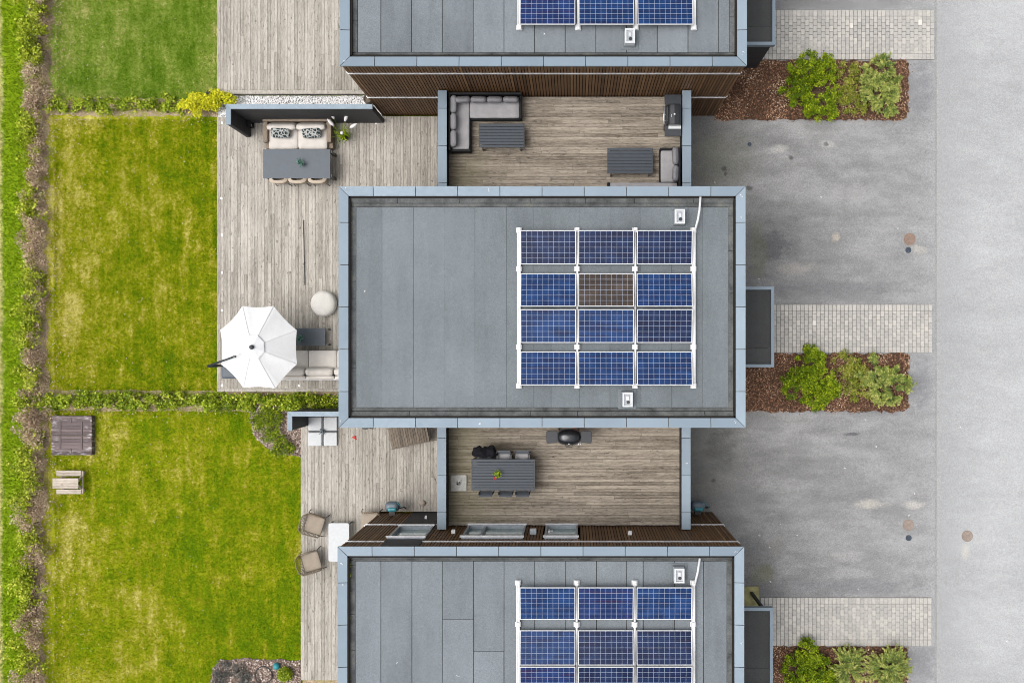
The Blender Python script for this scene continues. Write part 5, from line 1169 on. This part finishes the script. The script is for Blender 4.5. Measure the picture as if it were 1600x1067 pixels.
P=[(x+random.gauss(.03,.05),y+random.gauss(.03,.06),TZ+.86+random.random()*.1) for _ in range(90)]; raw('leaves',leaf_quads(np.array(P),.06,.8,.5),4,rng.random(90),M['shrub'],o); P=[(x-.05+random.gauss(0,.025),y-.10+random.gauss(0,.025),TZ+.92+random.random()*.04) for _ in range(14)]; raw('petals',leaf_quads(np.array(P),.045,.8,.8),4,rng.random(14),M['red'],o)
x0,x1,y0,y1=R(704,729,742,767,TZ+.06); o=thing('parasol_stand','square pale concrete parasol foot with empty socket on the lower terrace','parasol base',((x0+x1)/2,(y0+y1)/2,TZ)); MB().box(x0,x1,y0,y1,TZ+.002,TZ+.06).build('slab',M['conc'],o,bevel=.008); MB().at((x0+x1)/2-.01,(y0+y1)/2-.01,TZ+.06).lathe([(.06,0),(.055,.10),(.03,.10),(.03,.01),(.005,.01)],16).build('socket',M['coal'],o); MB().tube([((x0+x1)/2+.0,(y0+y1)/2+.05,TZ+.13),((x0+x1)/2+.07,(y0+y1)/2+.10,TZ+.13)],.018,8).build('knob',M['white'],o)
# kettle style gas grill
z=TZ+.92; x0,x1,y0,y1=R(853,925,673.5,694,z); cx_,cy_=W(889,683,z+.1); o=thing('barbecue','black oval lidded barbecue with two fold out shelves by the parapet','grill',(cx_,cy_,TZ))
lx=.36; ly=.235
m=MB().at(cx_,cy_,z); 
vs=[];fs=[];n=28;rings=7
for j in range(rings+1):
    t=j/rings*PI/2
    for k in range(n):
        a=2*PI*k/n; q=lambda v:math.copysign(abs(v)**.75,v); vs.append((lx*q(math.cos(a))*math.cos(t)**.6 if j<rings else 0.01*math.cos(a),ly*q(math.sin(a))*math.cos(t)**.6 if j<rings else .01*math.sin(a),.19*math.sin(t)))
for j in range(rings):
    for k in range(n): k2=(k+1)%n; fs.append((j*n+k,j*n+k2,(j+1)*n+k2,(j+1)*n+k))
m.add(vs,fs); ld=m.build('lid',M['hood'],o,True)
m=MB().at(cx_,cy_,z); m.tube([(1.02*lx*math.copysign(abs(math.cos(2*PI*k/28))**.75,math.cos(2*PI*k/28)),1.03*ly*math.copysign(abs(math.sin(2*PI*k/28))**.75,math.sin(2*PI*k/28)),-.005) for k in range(29)],.018,8); m.build('rim',M['coal'],o,True)
MB().tube([(cx_-.10,cy_-ly-.0,z+.05),(cx_-.10,cy_-ly-.07,z+.06),(cx_+.10,cy_-ly-.07,z+.06),(cx_+.10,cy_-ly-.0,z+.05)],.014,8).build('handle',M['coal'],ld,True)
MB().at(cx_,cy_-.19,z+.10).lathe([(.03,0),(.03,.02),(.005,.025)],14).build('thermometer',M['steel'],ld)
m=MB(); m.rbox((cx_,cy_,z-.14),(lx*1.8,ly*1.7,.25),.1,0,8); m.build('firebox',M['coal'],o,True)
for s in (-1,1):
    xa=cx_+s*(lx+.005); xb=cx_+s*.715; m=MB(); P=[(xa,cy_-.18),(xb-s*.04,cy_-.21),(xb,cy_-.16),(xb,cy_+.16),(xb-s*.04,cy_+.19),(xa,cy_+.18)]
    if s<0: P=P[::-1]
    m.prism(P,z-.05,z-.015); m.build('side_shelf',M['charcoal'],o,bevel=.01)
m=MB()
for a in (-.3,.3):
    m.tube([(cx_+a*.7,cy_,z-.25),(cx_+a*1.1,cy_-.2,TZ)],.02,8); m.tube([(cx_+a*.7,cy_,z-.25),(cx_+a*1.1,cy_+.2,TZ)],.02,8)
m.build('stand',M['coal'],o)
for k in range(2): MB().tube([(cx_+.30+.06*k,cy_-.20,z-.02),(cx_+.31+.07*k,cy_-.25,z-.02)],.022,10).build('knob',M['steel'],o)
m=MB(); m.tube([(cx_+.15,cy_+.25,z-.1),(cx_+.25,cy_+.33,z-.05),(cx_+.35,cy_+.28,z-.12),(cx_+.30,cy_+.20,z-.3)],.016,8); m.build('gas_hose',M['orange'],o,True)

# ---------------------------------------------------------------- loose flecks (fallen petals and droppings)
P=[]
for (px,py,z) in ((1283,308,.02),(1403,357,.02),(1117,285,.02),(1186,436,.02),(1352,655,.02),(1369,697,.02),(1319,731,.02),(1429,771,.02),(1187,836,.02),(1245,836,.02),(1202,855,.02),(1204,908,.02),(1341,920,.02),(1574,1001,.02),(1500,667,.02),(1420,805,.02),(570,455,6.19),(850,53,6.41),(764,297,6.41),(749,662,6.41),(535,705,DZ+.01),(1158,339,6.41),(1158,306,6.41),(1149,659,6.41),(1158,1004,6.41),(1150,862,6.41),(534,880,6.41),(536,914,6.41),(533,658,6.41),(540,294,6.41),(538,96,6.41),(1161,83,6.41),(620,1034,6.19),(716,1055,6.19),(1073,724,3.71)):
    x,y=W(px,py,z)
    for _ in range(6): P.append((x+random.gauss(0,.018),y+random.gauss(0,.018),z+.006+random.random()*.006))
for _ in range(95):
    if random.random()<.6: P.append((random.uniform(-12.4,-6.9),random.uniform(-1.4,8),DZ+.006))
    else: P.append((random.uniform(5.2,13),random.uniform(-12,12),.024))
P=np.array(P); tag(raw('litter',leaf_quads(P,.022,4.,.8),4,rng.random(len(P)),M['petal']),kind='stuff')
P=[]
for _ in range(900): P.append((random.uniform(-18.3,-9.6) if random.random()<.6 else random.uniform(-18.4,-17.),random.uniform(-12.5,12.5),.05))
P=np.array([p for p in P if not(p[0]>XL-.05)]); tag(raw('fallen_leaves',leaf_quads(P,.045,3.,.6),4,np.clip(rng.random(len(P))*.5+.5,0,1),M['dry']),kind='stuff')
P=[]
for hx0,hy0,hy1 in ((HM[0],HM[2],HM[3]),(HT[0],HT[2],HT[3]),(HB[0],HB[2],HB[3])):
    for _ in range(45): y=random.uniform(hy0+.4,hy1-.3); P.append((hx0+.275+random.uniform(.01,.09),y if random.random()<.4 else hy1-.5-abs(random.gauss(0,.6)),6.245))
P=np.array(P); tag(raw('moss',leaf_quads(P,.026,3.,.8),4,rng.random(len(P)),M['hedge2']),kind='stuff')

# ---------------------------------------------------------------- camera, light
cam=bpy.data.cameras.new('camera'); co=bpy.data.objects.new('camera',cam); COL.objects.link(co); co.location=(0,0,H); co.rotation_euler=(0,0,0)
cam.sensor_width=36; cam.lens=36*F/1600; cam.shift_x=-(NX-800)/1600; cam.shift_y=(NY-533.5)/1600; cam.clip_end=1000; sc.camera=co
w=bpy.data.worlds.new('World'); sc.world=w; w.use_nodes=True; nt=w.node_tree; bg=nt.nodes['Background']; sky=nt.nodes.new('ShaderNodeTexSky'); sky.sky_type='NISHITA'; sky.sun_disc=False
EL,AZ=math.radians(68),math.radians(258)
sky.sun_elevation=EL; sky.sun_rotation=AZ; sky.air_density=.7; sky.dust_density=5.; sky.ozone_density=.0
hs=nt.nodes.new('ShaderNodeHueSaturation'); hs.inputs['Saturation'].default_value=.30; nt.links.new(sky.outputs[0],hs.inputs['Color']); nt.links.new(hs.outputs[0],bg.inputs[0]); bg.inputs[1].default_value=.15
sl=bpy.data.lights.new('sun','SUN'); so=bpy.data.objects.new('sun',sl); COL.objects.link(so); sl.energy=.6; sl.angle=math.radians(45); sl.color=(1.,.97,.93)
d=Vector((math.sin(AZ)*math.cos(EL),math.cos(AZ)*math.cos(EL),math.sin(EL))); so.rotation_euler=d.to_track_quat('Z','Y').to_euler(); so.location=(0,0,30)
vs_=sc.view_settings; vs_.view_transform='Standard'; vs_.look='None'; vs_.gamma=1; vs_.exposure=.72; vs_.use_curve_mapping=False
sc.cycles.filter_width=1.0; sc.cycles.use_denoising=True; sc.cycles.max_bounces=6
